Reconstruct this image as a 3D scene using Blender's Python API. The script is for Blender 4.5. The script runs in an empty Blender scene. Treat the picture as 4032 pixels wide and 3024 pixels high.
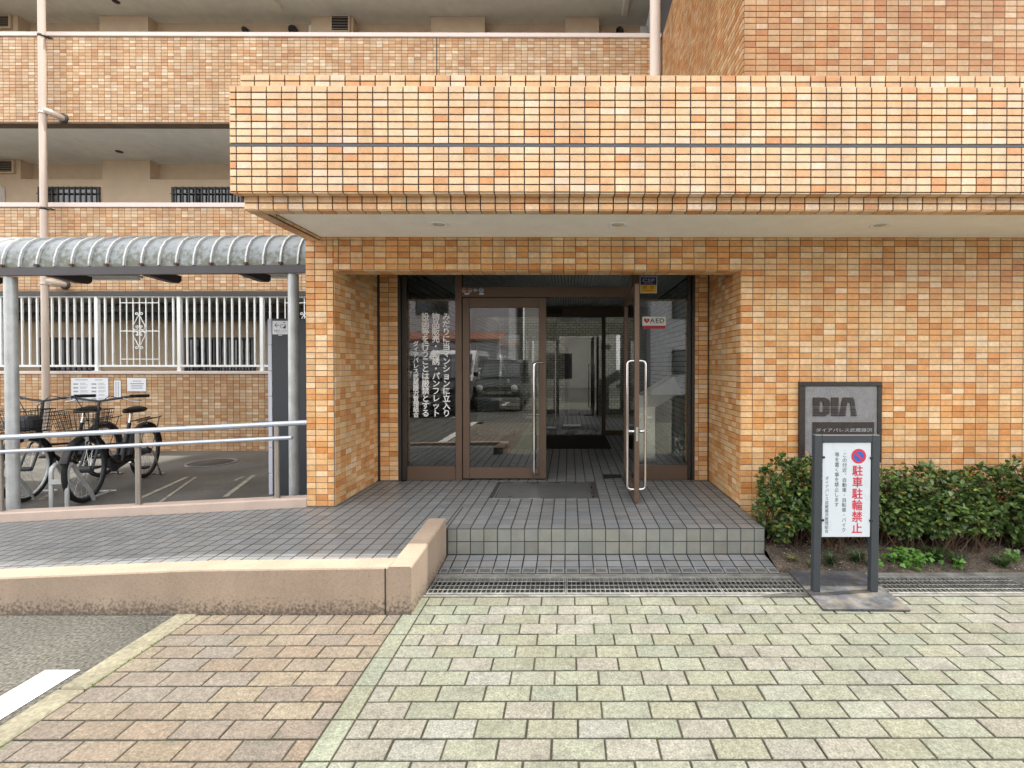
import bpy, math, random
from mathutils import Vector, Matrix

R = math.radians
rng = random.Random(7)
scene = bpy.context.scene
COL = scene.collection

# ------------------------------------------------------------------ camera, world, sun, exposure
F, VX, VY, H = 1858.0, 2240.0, 1440.0, 1.42          # focal length and vanishing point of the photograph, in its pixels
YAW, PITCH = 0.20, 0.60
cam_d = bpy.data.cameras.new('camera')
cam = bpy.data.objects.new('camera', cam_d)
COL.objects.link(cam)
cam.location = (0, 0, H)
cam.rotation_euler = (R(90 - PITCH), 0, R(-YAW))
cam_d.sensor_width = 36
cam_d.lens = 36 * F / 4032
cam_d.shift_x = (2016 - (VX + F * math.tan(R(YAW)))) / 4032
cam_d.shift_y = -(1512 - (VY + F * math.tan(R(PITCH)))) / 4032
cam_d.clip_start, cam_d.clip_end = 0.02, 400
scene.camera = cam

SUN = Vector((0.34, 0.045, 1.0)).normalized()         # towards the sun
world = bpy.data.worlds.new('World')
scene.world = world
world.use_nodes = True
wn, wl = world.node_tree.nodes, world.node_tree.links
sky_t = wn.new('ShaderNodeTexSky')
sky_t.sky_type = 'NISHITA'
sky_t.sun_disc = False
sky_t.sun_elevation = math.asin(SUN.z)
sky_t.sun_rotation = math.atan2(SUN.x, SUN.y)
sky_t.air_density, sky_t.dust_density, sky_t.ozone_density = 1.0, 3.0, 1.0
hs = wn.new('ShaderNodeHueSaturation')
hs.inputs['Saturation'].default_value = 0.85
wl.new(sky_t.outputs[0], hs.inputs['Color'])
# broken bright cloud, added over the whole unseen sky to brighten the shaded fronts
tc = wn.new('ShaderNodeTexCoord')
cn_ = wn.new('ShaderNodeTexNoise'); cn_.inputs['Scale'].default_value = 2.2; cn_.inputs['Detail'].default_value = 5.0
mr = wn.new('ShaderNodeMapRange'); mr.inputs[1].default_value, mr.inputs[2].default_value = 0.34, 0.58
mr.inputs[3].default_value, mr.inputs[4].default_value = 0.15, 0.95
cm = wn.new('ShaderNodeMix'); cm.data_type = 'RGBA'
cm.inputs[7].default_value = (12.0, 11.75, 11.45, 1)
wl.new(tc.outputs['Generated'], cn_.inputs['Vector'])
wl.new(cn_.outputs['Fac'], mr.inputs[0])
wl.new(mr.outputs[0], cm.inputs[0])
wl.new(hs.outputs[0], cm.inputs[6])
wl.new(cm.outputs[2], wn['Background'].inputs[0])
wn['Background'].inputs[1].default_value = 0.15

sun_d = bpy.data.lights.new('sun', 'SUN')
sun_d.energy, sun_d.angle, sun_d.color = 3.4, R(0.5), (1.0, 0.95, 0.86)
sun = bpy.data.objects.new('sun', sun_d)
COL.objects.link(sun)
sun.location = SUN * 40
sun.rotation_euler = (-SUN).to_track_quat('-Z', 'Y').to_euler()

vs = scene.view_settings
vs.view_transform, vs.look, vs.gamma, vs.use_curve_mapping = 'Standard', 'None', 1.0, False
vs.exposure = 1.05
scene.cycles.max_bounces = 12
scene.cycles.diffuse_bounces = 6
scene.cycles.transparent_max_bounces = 12
scene.cycles.use_denoising = True


# ------------------------------------------------------------------ helpers
def W(px, py, Y):
    return Vector(((px - VX) / F * Y, Y, H - (py - VY) / F * Y))


def X_(px, Y):
    return (px - VX) / F * Y


def Z_(py, Y):
    return H - (py - VY) / F * Y


class MB:
    """collects shapes into one mesh"""
    def __init__(s):
        s.v, s.f, s.c, s.sm, s.cur, s.smooth = [], [], [], [], (1, 1, 1), False

    def add(s, verts, faces, smooth=None):
        n = len(s.v)
        s.v += [tuple(p) for p in verts]
        for f in faces:
            s.f.append(tuple(i + n for i in f))
            s.c.append(s.cur)
            s.sm.append(s.smooth if smooth is None else smooth)
        return s

    def box(s, x0, x1, y0, y1, z0, z1, b=0.0):
        x0, x1 = min(x0, x1), max(x0, x1); y0, y1 = min(y0, y1), max(y0, y1); z0, z1 = min(z0, z1), max(z0, z1)
        if b <= 0:
            v = [(x, y, z) for x in (x0, x1) for y in (y0, y1) for z in (z0, z1)]
            return s.add(v, [(0, 1, 3, 2), (4, 6, 7, 5), (0, 4, 5, 1), (2, 3, 7, 6), (0, 2, 6, 4), (1, 5, 7, 3)], False)
        b = min(b, (x1 - x0) * .45, (y1 - y0) * .45, (z1 - z0) * .45)
        v, idx = [], {}
        for i, x in enumerate((x0, x1)):
            for j, y in enumerate((y0, y1)):
                for k, z in enumerate((z0, z1)):
                    sx, sy, sz = (1 - 2 * i), (1 - 2 * j), (1 - 2 * k)
                    for a, p in enumerate(((x, y + sy * b, z + sz * b), (x + sx * b, y, z + sz * b), (x + sx * b, y + sy * b, z))):
                        idx[(i, j, k, a)] = len(v); v.append(p)
        g = lambda i, j, k, a: idx[(i, j, k, a)]
        fs = []
        for i in (0, 1):
            q = [g(i, 0, 0, 0), g(i, 1, 0, 0), g(i, 1, 1, 0), g(i, 0, 1, 0)]; fs.append(q if i else q[::-1])
            q = [g(0, i, 0, 1), g(0, i, 1, 1), g(1, i, 1, 1), g(1, i, 0, 1)]; fs.append(q if i else q[::-1])
            q = [g(0, 0, i, 2), g(1, 0, i, 2), g(1, 1, i, 2), g(0, 1, i, 2)]; fs.append(q if i else q[::-1])
        for i in (0, 1):
            for j in (0, 1):
                fs.append([g(i, j, 0, 0), g(i, j, 1, 0), g(i, j, 1, 1), g(i, j, 0, 1)])
                fs.append([g(i, 0, j, 0), g(i, 1, j, 0), g(i, 1, j, 2), g(i, 0, j, 2)])
                fs.append([g(0, i, j, 1), g(1, i, j, 1), g(1, i, j, 2), g(0, i, j, 2)])
                for k in (0, 1):
                    fs.append([g(i, j, k, 0), g(i, j, k, 1), g(i, j, k, 2)])
        ctr = Vector(((x0 + x1) / 2, (y0 + y1) / 2, (z0 + z1) / 2))
        out = []
        for f in fs:
            p = [Vector(v[i]) for i in f]
            n = (p[1] - p[0]).cross(p[2] - p[0])
            c = sum(p, Vector()) / len(p)
            out.append(f if n.dot(c - ctr) > 0 else f[::-1])
        return s.add(v, out, False)

    def tube(s, path, r, n=8, caps=True, r2=None):
        path = [Vector(p) for p in path]
        rings, m = [], len(path)
        up = None
        for i, p in enumerate(path):
            d = (path[min(i + 1, m - 1)] - path[max(i - 1, 0)])
            d = d.normalized() if d.length > 1e-9 else Vector((0, 0, 1))
            if up is None:
                up = Vector((0, 0, 1)) if abs(d.z) < .9 else Vector((1, 0, 0))
            a = d.cross(up)
            if a.length < 1e-4:
                a = d.cross(Vector((0, 1, 0)))
            a.normalize(); bb = a.cross(d).normalized(); up = bb
            rr = r if r2 is None else r + (r2 - r) * i / max(1, m - 1)
            k = 1.0
            if 0 < i < m - 1:
                d1, d2 = (path[i] - path[i - 1]), (path[i + 1] - path[i])
                if d1.length > 1e-9 and d2.length > 1e-9:
                    k = 1 / max(.5, math.cos(d1.angle(d2) / 2))
            rings.append([p + (a * math.cos(t) + bb * math.sin(t)) * rr * (k if abs(k - 1) < .3 else 1) for t in [2 * math.pi * j / n for j in range(n)]])
        v = [q for ring in rings for q in ring]
        f = []
        for i in range(m - 1):
            for j in range(n):
                f.append((i * n + j, i * n + (j + 1) % n, (i + 1) * n + (j + 1) % n, (i + 1) * n + j))
        s.add(v, f, n > 5)
        if caps:
            s.add(rings[0], [tuple(range(n))[::-1]], False)
            s.add(rings[-1], [tuple(range(n))], False)
        return s

    def prism(s, poly, axis, a, b):
        """poly: list of 2-D points, extruded along axis (0 x: poly is (y,z); 1 y: poly is (x,z); 2 z: poly is (x,y))"""
        def P(p, t):
            return [(t, p[0], p[1]), (p[0], t, p[1]), (p[0], p[1], t)][axis]
        n = len(poly)
        v = [P(p, a) for p in poly] + [P(p, b) for p in poly]
        f = [tuple(range(n))[::-1], tuple(range(n, 2 * n))] + [(i, (i + 1) % n, n + (i + 1) % n, n + i) for i in range(n)]
        return s.add(v, f, False)

    def lathe(s, prof, c, axis='z', n=24, smooth=True):
        """prof: list of (r, h)"""
        c = Vector(c); v = []
        for r, h in prof:
            for j in range(n):
                t = 2 * math.pi * j / n
                a, b = r * math.cos(t), r * math.sin(t)
                v.append(c + (Vector((a, b, h)) if axis == 'z' else Vector((a, h, b)) if axis == 'y' else Vector((h, a, b))))
        f = [(i * n + j, i * n + (j + 1) % n, (i + 1) * n + (j + 1) % n, (i + 1) * n + j) for i in range(len(prof) - 1) for j in range(n)]
        s.add(v, f, smooth)
        return s

    def disc(s, c, r, n=24, axis='y'):
        c = Vector(c)
        v = [c + r * (Vector((math.cos(t), 0, math.sin(t))) if axis == 'y' else Vector((math.cos(t), math.sin(t), 0)) if axis == 'z' else Vector((0, math.cos(t), math.sin(t)))) for t in [2 * math.pi * j / n for j in range(n)]]
        return s.add(v, [tuple(range(n))], False)

    def mesh(s, name, mat, col=False):
        me = bpy.data.meshes.new(name)
        me.from_pydata(s.v, [], s.f)
        me.polygons.foreach_set('use_smooth', s.sm)
        if col:
            a = me.color_attributes.new('Col', 'FLOAT_COLOR', 'CORNER')
            buf = []
            for f, c in zip(s.f, s.c):
                buf += [c[0], c[1], c[2], 1.0] * len(f)
            a.data.foreach_set('color', buf)
        if mat:
            for m in (mat if isinstance(mat, (list, tuple)) else [mat]):
                me.materials.append(m)
        me.update()
        return me


LOCM = {}


def link(name, data, parent=None, local=False):
    o = bpy.data.objects.new(name, data)
    COL.objects.link(o)
    if parent is not None:
        o.parent = parent
        if not local and parent.name in LOCM:
            o.matrix_parent_inverse = LOCM[parent.name]
    return o


def tag(o, label=None, cat=None, group=None, kind=None):
    if label: o['label'] = label
    if cat: o['category'] = cat
    if group: o['group'] = group
    if kind: o['kind'] = kind
    return o


def thing(name, label, cat, loc=(0, 0, 0), rz=0.0, group=None, kind=None):
    o = bpy.data.objects.new(name, None)
    COL.objects.link(o)
    o.empty_display_size = .1
    o.location = loc
    o.rotation_euler = (0, 0, rz)
    LOCM[o.name] = (Matrix.Translation(Vector(loc)) @ Matrix.Rotation(rz, 4, 'Z')).inverted()
    return tag(o, label, cat, group, kind)


def part(name, mb, mat, parent, local=False, label=None, kind=None, col=False):
    o = link(name, mb.mesh(name, mat, col), parent, local)
    return tag(o, label, None, None, kind)


def solo(name, mb, mat, label, cat, group=None, col=False):
    return tag(link(name, mb.mesh(name, mat, col)), label, cat, group)


def struct(name, mb, mat, col=False):
    return tag(link(name, mb.mesh(name, mat, col)), kind='structure')


def copy_tree(o, parent=None):
    c = o.copy()
    COL.objects.link(c)
    if parent is not None:
        c.parent = parent
    for ch in list(o.children):
        copy_tree(ch, c)
    return c


# ------------------------------------------------------------------ materials
def pmat(name, color=(.5, .5, .5), rough=.6, var=.12, scale=6.0, fine=.06, fscale=90.0, bump=.05, bdist=.002, metal=0.0, src=None, spec=.5,
         stain=None, trans=0.0, streak=0.0):
    """procedural material; src 'obj' takes the object's colour, 'attr' the face colour 'Col'.
    stain = (colour, amount, scale, z0, z1): blotches that thicken from height z1 down to z0"""
    m = bpy.data.materials.new(name)
    m.use_nodes = True
    nt = m.node_tree
    N, L = nt.nodes, nt.links
    b = N['Principled BSDF']
    geo = N.new('ShaderNodeNewGeometry')
    pos = geo.outputs['Position']

    def noise(sc, det=3.0):
        n = N.new('ShaderNodeTexNoise')
        n.inputs['Scale'].default_value = sc
        n.inputs['Detail'].default_value = det
        L.new(pos, n.inputs['Vector'])
        return n.outputs['Fac']

    def mp(x, a, bb, c, d):
        q = N.new('ShaderNodeMapRange')
        q.inputs[1].default_value, q.inputs[2].default_value, q.inputs[3].default_value, q.inputs[4].default_value = a, bb, c, d
        L.new(x, q.inputs[0])
        return q.outputs[0]

    def mul(c, f):
        q = N.new('ShaderNodeMix'); q.data_type = 'RGBA'; q.blend_type = 'MULTIPLY'; q.inputs[0].default_value = 1
        L.new(c, q.inputs[6])
        L.new(f, q.inputs[7])
        return q.outputs[2]
    if src == 'obj':
        c = N.new('ShaderNodeObjectInfo').outputs['Color']
    elif src == 'attr':
        a = N.new('ShaderNodeAttribute'); a.attribute_name = 'Col'; c = a.outputs['Color']
    else:
        g = N.new('ShaderNodeRGB'); g.outputs[0].default_value = (*color, 1); c = g.outputs[0]
    n1, n2 = noise(scale), noise(fscale, 2.0)
    if var: c = mul(c, mp(n1, .3, .7, 1 - var, 1 + var))
    if fine: c = mul(c, mp(n2, .3, .7, 1 - fine, 1 + fine))
    if streak:
        vm = N.new('ShaderNodeVectorMath'); vm.operation = 'MULTIPLY'; vm.inputs[1].default_value = (5.0, 5.0, .55)
        L.new(pos, vm.inputs[0])
        ns = N.new('ShaderNodeTexNoise'); ns.inputs['Scale'].default_value = 1.0; ns.inputs['Detail'].default_value = 5.0
        L.new(vm.outputs[0], ns.inputs['Vector'])
        c = mul(c, mp(ns.outputs['Fac'], .32, .68, 1 - streak, 1 + streak * .6))
    if stain:
        sc, am, ss, z0, z1 = stain
        sp = N.new('ShaderNodeSeparateXYZ'); L.new(pos, sp.inputs[0])
        h = mp(sp.outputs[2], z0, z1, 1, 0)
        st = noise(ss, 6.0)
        ad = N.new('ShaderNodeMath'); ad.operation = 'MULTIPLY_ADD'; L.new(h, ad.inputs[0]); ad.inputs[1].default_value = .42; L.new(st, ad.inputs[2])
        fac = mp(ad.outputs[0], .62, .86, 0, am)
        q = N.new('ShaderNodeMix'); q.data_type = 'RGBA'
        L.new(fac, q.inputs[0]); L.new(c, q.inputs[6]); q.inputs[7].default_value = (*sc, 1)
        c = q.outputs[2]
    L.new(c, b.inputs['Base Color'])
    L.new(mp(n1, .3, .7, max(.02, rough - .07), min(1, rough + .07)), b.inputs['Roughness'])
    b.inputs['Metallic'].default_value = metal
    b.inputs['Specular IOR Level'].default_value = spec
    if bump:
        bp = N.new('ShaderNodeBump'); bp.inputs['Strength'].default_value = bump; bp.inputs['Distance'].default_value = bdist
        L.new(n2, bp.inputs['Height'])
        L.new(bp.outputs[0], b.inputs['Normal'])
    if trans:
        t = N.new('ShaderNodeBsdfTranslucent'); L.new(c, t.inputs[0])
        mx = N.new('ShaderNodeMixShader'); mx.inputs[0].default_value = trans
        out = N['Material Output']
        L.new(b.outputs[0], mx.inputs[1]); L.new(t.outputs[0], mx.inputs[2]); L.new(mx.outputs[0], out.inputs[0])
    return m


def glass_mat(name, tint=(.90, .93, .91), ior=2.5):
    m = bpy.data.materials.new(name)
    m.use_nodes = True
    N, L = m.node_tree.nodes, m.node_tree.links
    N.remove(N['Principled BSDF'])
    fr = N.new('ShaderNodeFresnel'); fr.inputs[0].default_value = ior
    tr = N.new('ShaderNodeBsdfTransparent'); tr.inputs[0].default_value = (*tint, 1)
    gl = N.new('ShaderNodeBsdfGlossy'); gl.inputs['Roughness'].default_value = 0.004
    mx = N.new('ShaderNodeMixShader')
    L.new(fr.outputs[0], mx.inputs[0]); L.new(tr.outputs[0], mx.inputs[1]); L.new(gl.outputs[0], mx.inputs[2])
    L.new(mx.outputs[0], N['Material Output'].inputs[0])
    return m


M = {}
M['tile_o'] = pmat('glazed_wall_tile', rough=.40, var=.09, scale=22, fine=.09, fscale=75, bump=.16, streak=.14, src='obj', spec=.4)
M['tile_a'] = pmat('glazed_wall_tile_field', rough=.40, var=.09, scale=22, fine=.09, fscale=75, bump=.16, streak=.14, src='attr', spec=.4)
M['joint_dark'] = pmat('dark_joint_mortar', (.035, .03, .028), .9, var=.2)
M['joint_mid'] = pmat('grey_joint_mortar', (.13, .11, .09), .9, var=.2)
M['joint_wing'] = pmat('brown_joint_mortar', (.16, .11, .075), .9, var=.2)
M['joint_lite'] = pmat('pale_joint_mortar', (.26, .23, .19), .9, var=.2)
M['groove'] = pmat('grey_sealant', (.09, .095, .11), .7)
M['paver_o'] = pmat('concrete_paver', streak=.13, rough=.85, var=.20, scale=45, fine=.30, fscale=130, bump=.45, bdist=.004, stain=((.07, .07, .055), .42, 11, -1.0, .3), src='obj', spec=.25)
M['paver_a'] = pmat('concrete_paver_field', streak=.13, rough=.85, var=.20, scale=45, fine=.30, fscale=130, bump=.45, bdist=.004, stain=((.07, .07, .055), .42, 11, -1.0, .3), src='attr', spec=.25)
M['paver_joint'] = pmat('mossy_sand_joint', (.032, .029, .018), .95, var=.5, scale=3, fine=.3)
M['ftile_o'] = pmat('porch_floor_tile', rough=.38, var=.10, scale=9, fine=.10, fscale=220, bump=.12, src='obj')
M['ftile_a'] = pmat('porch_floor_tile_field', rough=.38, var=.10, scale=9, fine=.10, fscale=220, bump=.12, src='attr')
M['ftile_joint'] = pmat('porch_joint', (.045, .043, .042), .9)
M['asphalt'] = pmat('asphalt', (.080, .077, .066), .9, var=.28, scale=1.6, fine=.6, fscale=70, bump=.8, bdist=.006, spec=.3)
M['bikefloor'] = pmat('worn_concrete_floor', (.105, .105, .097), .62, var=.35, scale=1.6, fine=.15, fscale=40, bump=.15)
M['kerb'] = pmat('yellowed_kerb_concrete', (.175, .163, .115), .9, var=.2, scale=6, fine=.25, fscale=60, bump=.5)
M['white_paint'] = pmat('road_paint', (.60, .60, .58), .7, var=.08, fine=.10, fscale=60, bump=.3, stain=((.14, .135, .12), .7, 22, -3, .2))
M['worn_paint'] = pmat('worn_line_paint', (.34, .32, .26), .8, var=.35, scale=12, fine=.2)
M['pinkwall'] = pmat('pinkish_render', (.315, .243, .182), .85, streak=.10, var=.07, scale=5, fine=.10, fscale=110, bump=.35, bdist=.003, stain=((.06, .05, .038), .75, 60, -.03, .12))
M['pinkcurb'] = pmat('pinkish_coping', (.47, .37, .31), .8, var=.08, scale=5, fine=.05, bump=.15)
M['soffit'] = pmat('painted_soffit', (.90, .885, .83), .85, var=.03, fine=.03, fscale=60, bump=.06)
M['ceil'] = pmat('gallery_ceiling_paint', (.80, .82, .77), .9, var=.05, fine=.04, fscale=50, bump=.1)
M['beige'] = pmat('beige_wall_paint', (.57, .445, .315), .85, var=.05, fine=.04, fscale=60, bump=.1)
M['coping'] = pmat('pinkish_aluminium_coping', (.66, .55, .50), .5, var=.04, fine=.02)
M['pipe'] = pmat('pinkish_beige_pipe', (.56, .465, .395), .5, var=.05, scale=3, fine=.03)
M['galv'] = pmat('galvanised_steel', (.46, .48, .48), .45, var=.15, scale=9, fine=.06, metal=.35)
M['steel'] = pmat('brushed_stainless', (.62, .62, .63), .28, var=.06, fine=.03, fscale=200, metal=1.0)
M['chrome'] = pmat('polished_stainless', (.72, .72, .73), .12, var=.03, fine=.0, metal=1.0, bump=0)
M['railpaint'] = pmat('pale_blue_grey_rail', (.46, .50, .56), .32, var=.04, fine=.03, metal=.55)
M['railpost'] = pmat('bronze_grey_post', (.34, .30, .26), .4, var=.08, metal=.5)
M['white'] = pmat('white_powder_coat', (.78, .80, .79), .45, var=.03, fine=.02)
M['dark'] = pmat('dark_bronze', (.032, .026, .022), .4, var=.08)
M['charcoal'] = pmat('charcoal_paint', (.036, .042, .05), .5, var=.06)
M['black'] = pmat('black_plastic', (.007, .007, .0075), .45, var=.05)
M['rubber'] = pmat('tyre_rubber', (.009, .009, .0095), .8, var=.1, fine=.1)
M['brown'] = pmat('brown_anodised_aluminium', (.128, .083, .058), .42, var=.05, scale=3, fine=.03, metal=.25)
M['brown_in'] = pmat('bronze_interior_trim', (.11, .075, .045), .45, var=.05)
M['glass'] = glass_mat('clear_glass')
M['glass_dark'] = pmat('dark_window_glass', (.02, .024, .03), .06, var=.0, fine=0, bump=0, spec=.8)
M['granite'] = pmat('grey_granite', (.205, .203, .212), .42, var=.12, scale=20, fine=.35, fscale=120, bump=.25)
M['granite_brown'] = pmat('brown_granite', (.030, .021, .019), .35, var=.2, scale=30, fine=.4, fscale=140, bump=.1)
M['plate'] = pmat('worn_steel_plate', (.085, .09, .10), .5, var=.3, scale=9, fine=.3, fscale=45, metal=.2, bump=.25, stain=((.30, .25, .18), .6, 6, -.4, .2))
M['signboard'] = pmat('white_sign_enamel', (.55, .60, .655), .32, var=.02, fine=0, bump=0)
M['red'] = pmat('red_print', (.52, .025, .055), .45, var=.03, fine=0, bump=0)
M['blue'] = pmat('blue_print', (.02, .10, .42), .45, var=.03, fine=0, bump=0)
M['navy'] = pmat('navy_print', (.015, .022, .16), .4, var=.02, fine=0, bump=0)
M['yellow'] = pmat('yellow_print', (.80, .52, .02), .4, var=.02, fine=0, bump=0)
M['ink'] = pmat('dark_print', (.035, .045, .055), .5, var=.02, fine=0, bump=0)
M['greyink'] = pmat('grey_print', (.33, .35, .38), .6, var=.15, scale=60, fine=0, bump=0)
M['print_white'] = pmat('white_cut_lettering', (.86, .87, .87), .5, var=.0, fine=0, bump=0)
M['paper'] = pmat('white_paper', (.76, .78, .82), .6, var=.03, fine=0, bump=.03)
M['pinkprint'] = pmat('faded_pink_print', (.55, .33, .31), .5, var=.05, fine=0, bump=0)
M['greyprint'] = pmat('pale_grey_print', (.42, .45, .47), .5, var=.05, fine=0, bump=0)
M['paleblue'] = pmat('pale_blue_print', (.16, .26, .42), .5, var=.05, fine=0, bump=0)
M['lavender'] = pmat('pale_lavender_steel', (.55, .57, .66), .4, var=.04)
M['shelter'] = pmat('weathered_polycarbonate', (.225, .25, .265), .4, var=.07, scale=9, fine=.08, fscale=35, bump=.2, stain=((.085, .09, .055), .92, 22, 2.28, 2.60))
M['shelter_rib'] = pmat('weathered_aluminium_rib', (.50, .52, .52), .45, var=.15, scale=20, metal=.3, stain=((.10, .08, .05), .6, 20, 2.2, 2.45))
M['fascia'] = pmat('dark_bronze_fascia', (.052, .046, .052), .5, var=.06)
M['tubelight'] = pmat('frosted_lamp_cover', (.76, .75, .68), .4, var=.06)
M['grate'] = pmat('galvanised_grating', (.27, .275, .26), .5, var=.25, scale=15, fine=.1, metal=.4)
M['drain'] = pmat('drain_channel', (.02, .02, .019), .9)
M['drainedge'] = pmat('wet_concrete_edge', (.17, .165, .15), .6, var=.35, scale=7, fine=.2, fscale=50, bump=.4)
M['soil'] = pmat('dark_soil', (.085, .065, .048), .95, var=.45, scale=9, fine=.5, fscale=55, bump=1.0, bdist=.02)
M['stone'] = pmat('pale_gravel', src='attr', rough=.9, var=.2, fine=.2)
M['leaf'] = pmat('glossy_leaf', src='attr', rough=.38, var=.15, scale=30, fine=0, bump=0, trans=.22)
M['twig'] = pmat('brown_twig', (.085, .05, .03), .9, var=.2)
M['brick_in'] = pmat('grey_green_interior_brick', src='attr', rough=.55, var=.1, scale=12, fine=.08)
M['brick_joint'] = pmat('interior_mortar', (.05, .055, .05), .9)
M['ceil_in'] = pmat('grey_slat_ceiling', (.82, .86, .85), .5, var=.04)
M['matcloth'] = pmat('dark_entrance_mat', (.045, .036, .03), .95, var=.3, scale=6, fine=.3, fscale=90, bump=.5)
M['housewall'] = pmat('grey_house_render', (.52, .54, .57), .9, var=.06, scale=2)
M['housepale'] = pmat('pale_house_render', (.62, .61, .55), .9, var=.05, scale=2)
M['redroof'] = pmat('red_brown_roofing', (.24, .10, .06), .8, var=.2)
M['block'] = pmat('concrete_block', (.26, .26, .25), .9, var=.15, src='attr', fine=.15)
M['carwhite'] = pmat('white_car_paint', (.74, .75, .76), .2, var=.0, fine=0, bump=0)
M['carblack'] = pmat('black_car_paint', (.015, .015, .018), .15, var=.0, fine=0, bump=0)
M['lamp'] = pmat('headlamp_lens', (.6, .62, .62), .12, var=0, fine=0, bump=0)
M['blank'] = pmat('plain_far_wall', (.50, .36, .22), .7, var=.1, scale=3)

PAL = [(.34, (0.665, 0.402, 0.189)), (.22, (0.708, 0.477, 0.264)), (.25, (0.627, 0.303, 0.107)), (.12, (0.551, 0.222, 0.060)), (.07, (0.750, 0.558, 0.356))]


def soften(pal, k=.84):
    W_ = sum(w for w, _ in pal)
    mean = [sum(w * c[i] for w, c in pal) / W_ for i in range(3)]
    return [(w, tuple(mean[i] + (c[i] - mean[i]) * k for i in range(3))) for w, c in pal]


def pick(pal):
    t = rng.random() * sum(w for w, _ in pal)
    for w, c in pal:
        t -= w
        if t <= 0:
            break
    k = 1 + rng.uniform(-.07, .07)
    h = rng.uniform(-.03, .03)
    return (min(.92, c[0] * k), min(.92, c[1] * k * (1 + h)), min(.92, c[2] * k * (1 + 2 * h)))


PAL = soften(PAL)
# ------------------------------------------------------------------ tiles, bricks and pavers
_tm = {}


def slab_geom(w, h, t, b, sink):
    a, c = w / 2, h / 2
    b = min(b, a * .4, c * .4)
    v = [(-a, -c, -sink), (a, -c, -sink), (a, c, -sink), (-a, c, -sink),
         (-a, -c, t - b), (a, -c, t - b), (a, c, t - b), (-a, c, t - b),
         (-a + b, -c + b, t), (a - b, -c + b, t), (a - b, c - b, t), (-a + b, c - b, t)]
    f = [(8, 9, 10, 11)] + [(i, (i + 1) % 4, 4 + (i + 1) % 4, 4 + i) for i in range(4)] + [(4 + i, 4 + (i + 1) % 4, 8 + (i + 1) % 4, 8 + i) for i in range(4)]
    return v, f


def slab_mesh(name, w, h, t, b, sink, mat):
    k = (name, round(w, 3), round(h, 3), t, b, mat.name)
    if k not in _tm:
        mb = MB(); mb.add(*slab_geom(round(w, 3), round(h, 3), t, b, sink))
        _tm[k] = mb.mesh(name, mat)
    return _tm[k]


def cells(lo, hi, phase, pitch, sliver=.012):
    k = math.ceil((lo - phase) / pitch + 1e-6)
    cuts = [lo]
    while phase + k * pitch < hi - 1e-6:
        cuts.append(phase + k * pitch); k += 1
    cuts.append(hi)
    return [(a, b) for a, b in zip(cuts, cuts[1:]) if b - a > sliver]


def in_frame(p, m=30):
    if p.y < .2: return False
    x, y = VX + p.x / p.y * F, VY - (p.z - H) / p.y * F
    return -m < x < 4032 + m and -m < y < 3024 + m


class Layer:
    """lays flat pieces (tiles, bricks, pavers): the nearest visible ones become objects, the rest one joined part"""
    def __init__(s, name, mo, ma, t=.006, b=.0015, sink=.003, gap=.006):
        s.name, s.mo, s.ma, s.t, s.b, s.sink, s.gap, s.items = name, mo, ma, t, b, sink, gap, []

    def put(s, C, U, V, w, h, col, vis=True, jit=0.004):
        s.items.append((Vector(C), Vector(U), Vector(V), w - s.gap, h - s.gap, col, vis, jit))

    def field(s, O, U, V, us, vs_, pal=PAL, keep=None, vis=True, jit=.004):
        O, U, V = Vector(O), Vector(U), Vector(V)
        for v0, v1 in vs_:
            for u0, u1 in us:
                if keep and not keep(u0, u1, v0, v1):
                    continue
                s.put(O + U * ((u0 + u1) / 2) + V * ((v0 + v1) / 2), U, V, u1 - u0, v1 - v0, pick(pal) if isinstance(pal, list) else pal(), vis, jit)
        return s

    def build(s, parent, n=300, mass='tiles_beyond'):
        order = sorted(s.items, key=lambda i: (not (i[6] and in_frame(i[0])), -(i[3] * i[4]) > -1e-4, i[0].y * i[0].y + .2 * i[0].x ** 2))
        n = min(n, sum(1 for i in order if i[6] and in_frame(i[0])))
        for C, U, V, w, h, col, vis, jit in order[:n]:
            o = link(s.name, slab_mesh(s.name, w, h, s.t, s.b, s.sink, s.mo), parent)
            o.color = (*col, 1)
            Nn = U.cross(V)
            m = Matrix((U, V, Nn)).transposed().to_4x4()
            if jit:
                m = m @ Matrix.Rotation(rng.gauss(0, jit), 4, 'X') @ Matrix.Rotation(rng.gauss(0, jit * .6), 4, 'Y')
            m.translation = C + U * rng.uniform(-.0007, .0007) + V * rng.uniform(-.0006, .0006)
            o.matrix_basis = m
        rest = order[n:]
        if rest:
            mb = MB()
            for C, U, V, w, h, col, vis, jit in rest:
                v, f = slab_geom(w, h, s.t, s.b, s.sink)
                Nn = U.cross(V)
                mb.cur = col
                a, c = rng.gauss(0, jit), rng.gauss(0, jit * .6)
                mb.add([C + U * p[0] + V * p[1] + Nn * (p[2] + (p[1] * a + p[0] * c if p[2] > 0 else 0)) for p in v], f, False)
            part(mass, mb, s.ma, parent, kind='stuff', col=True)


def wall_layer(gap=.006, t=.006):
    return Layer('tile', M['tile_o'], M['tile_a'], t=t, b=.0014, gap=gap)


UX, UZ, UY = Vector((1, 0, 0)), Vector((0, 0, 1)), Vector((0, 1, 0))

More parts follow.
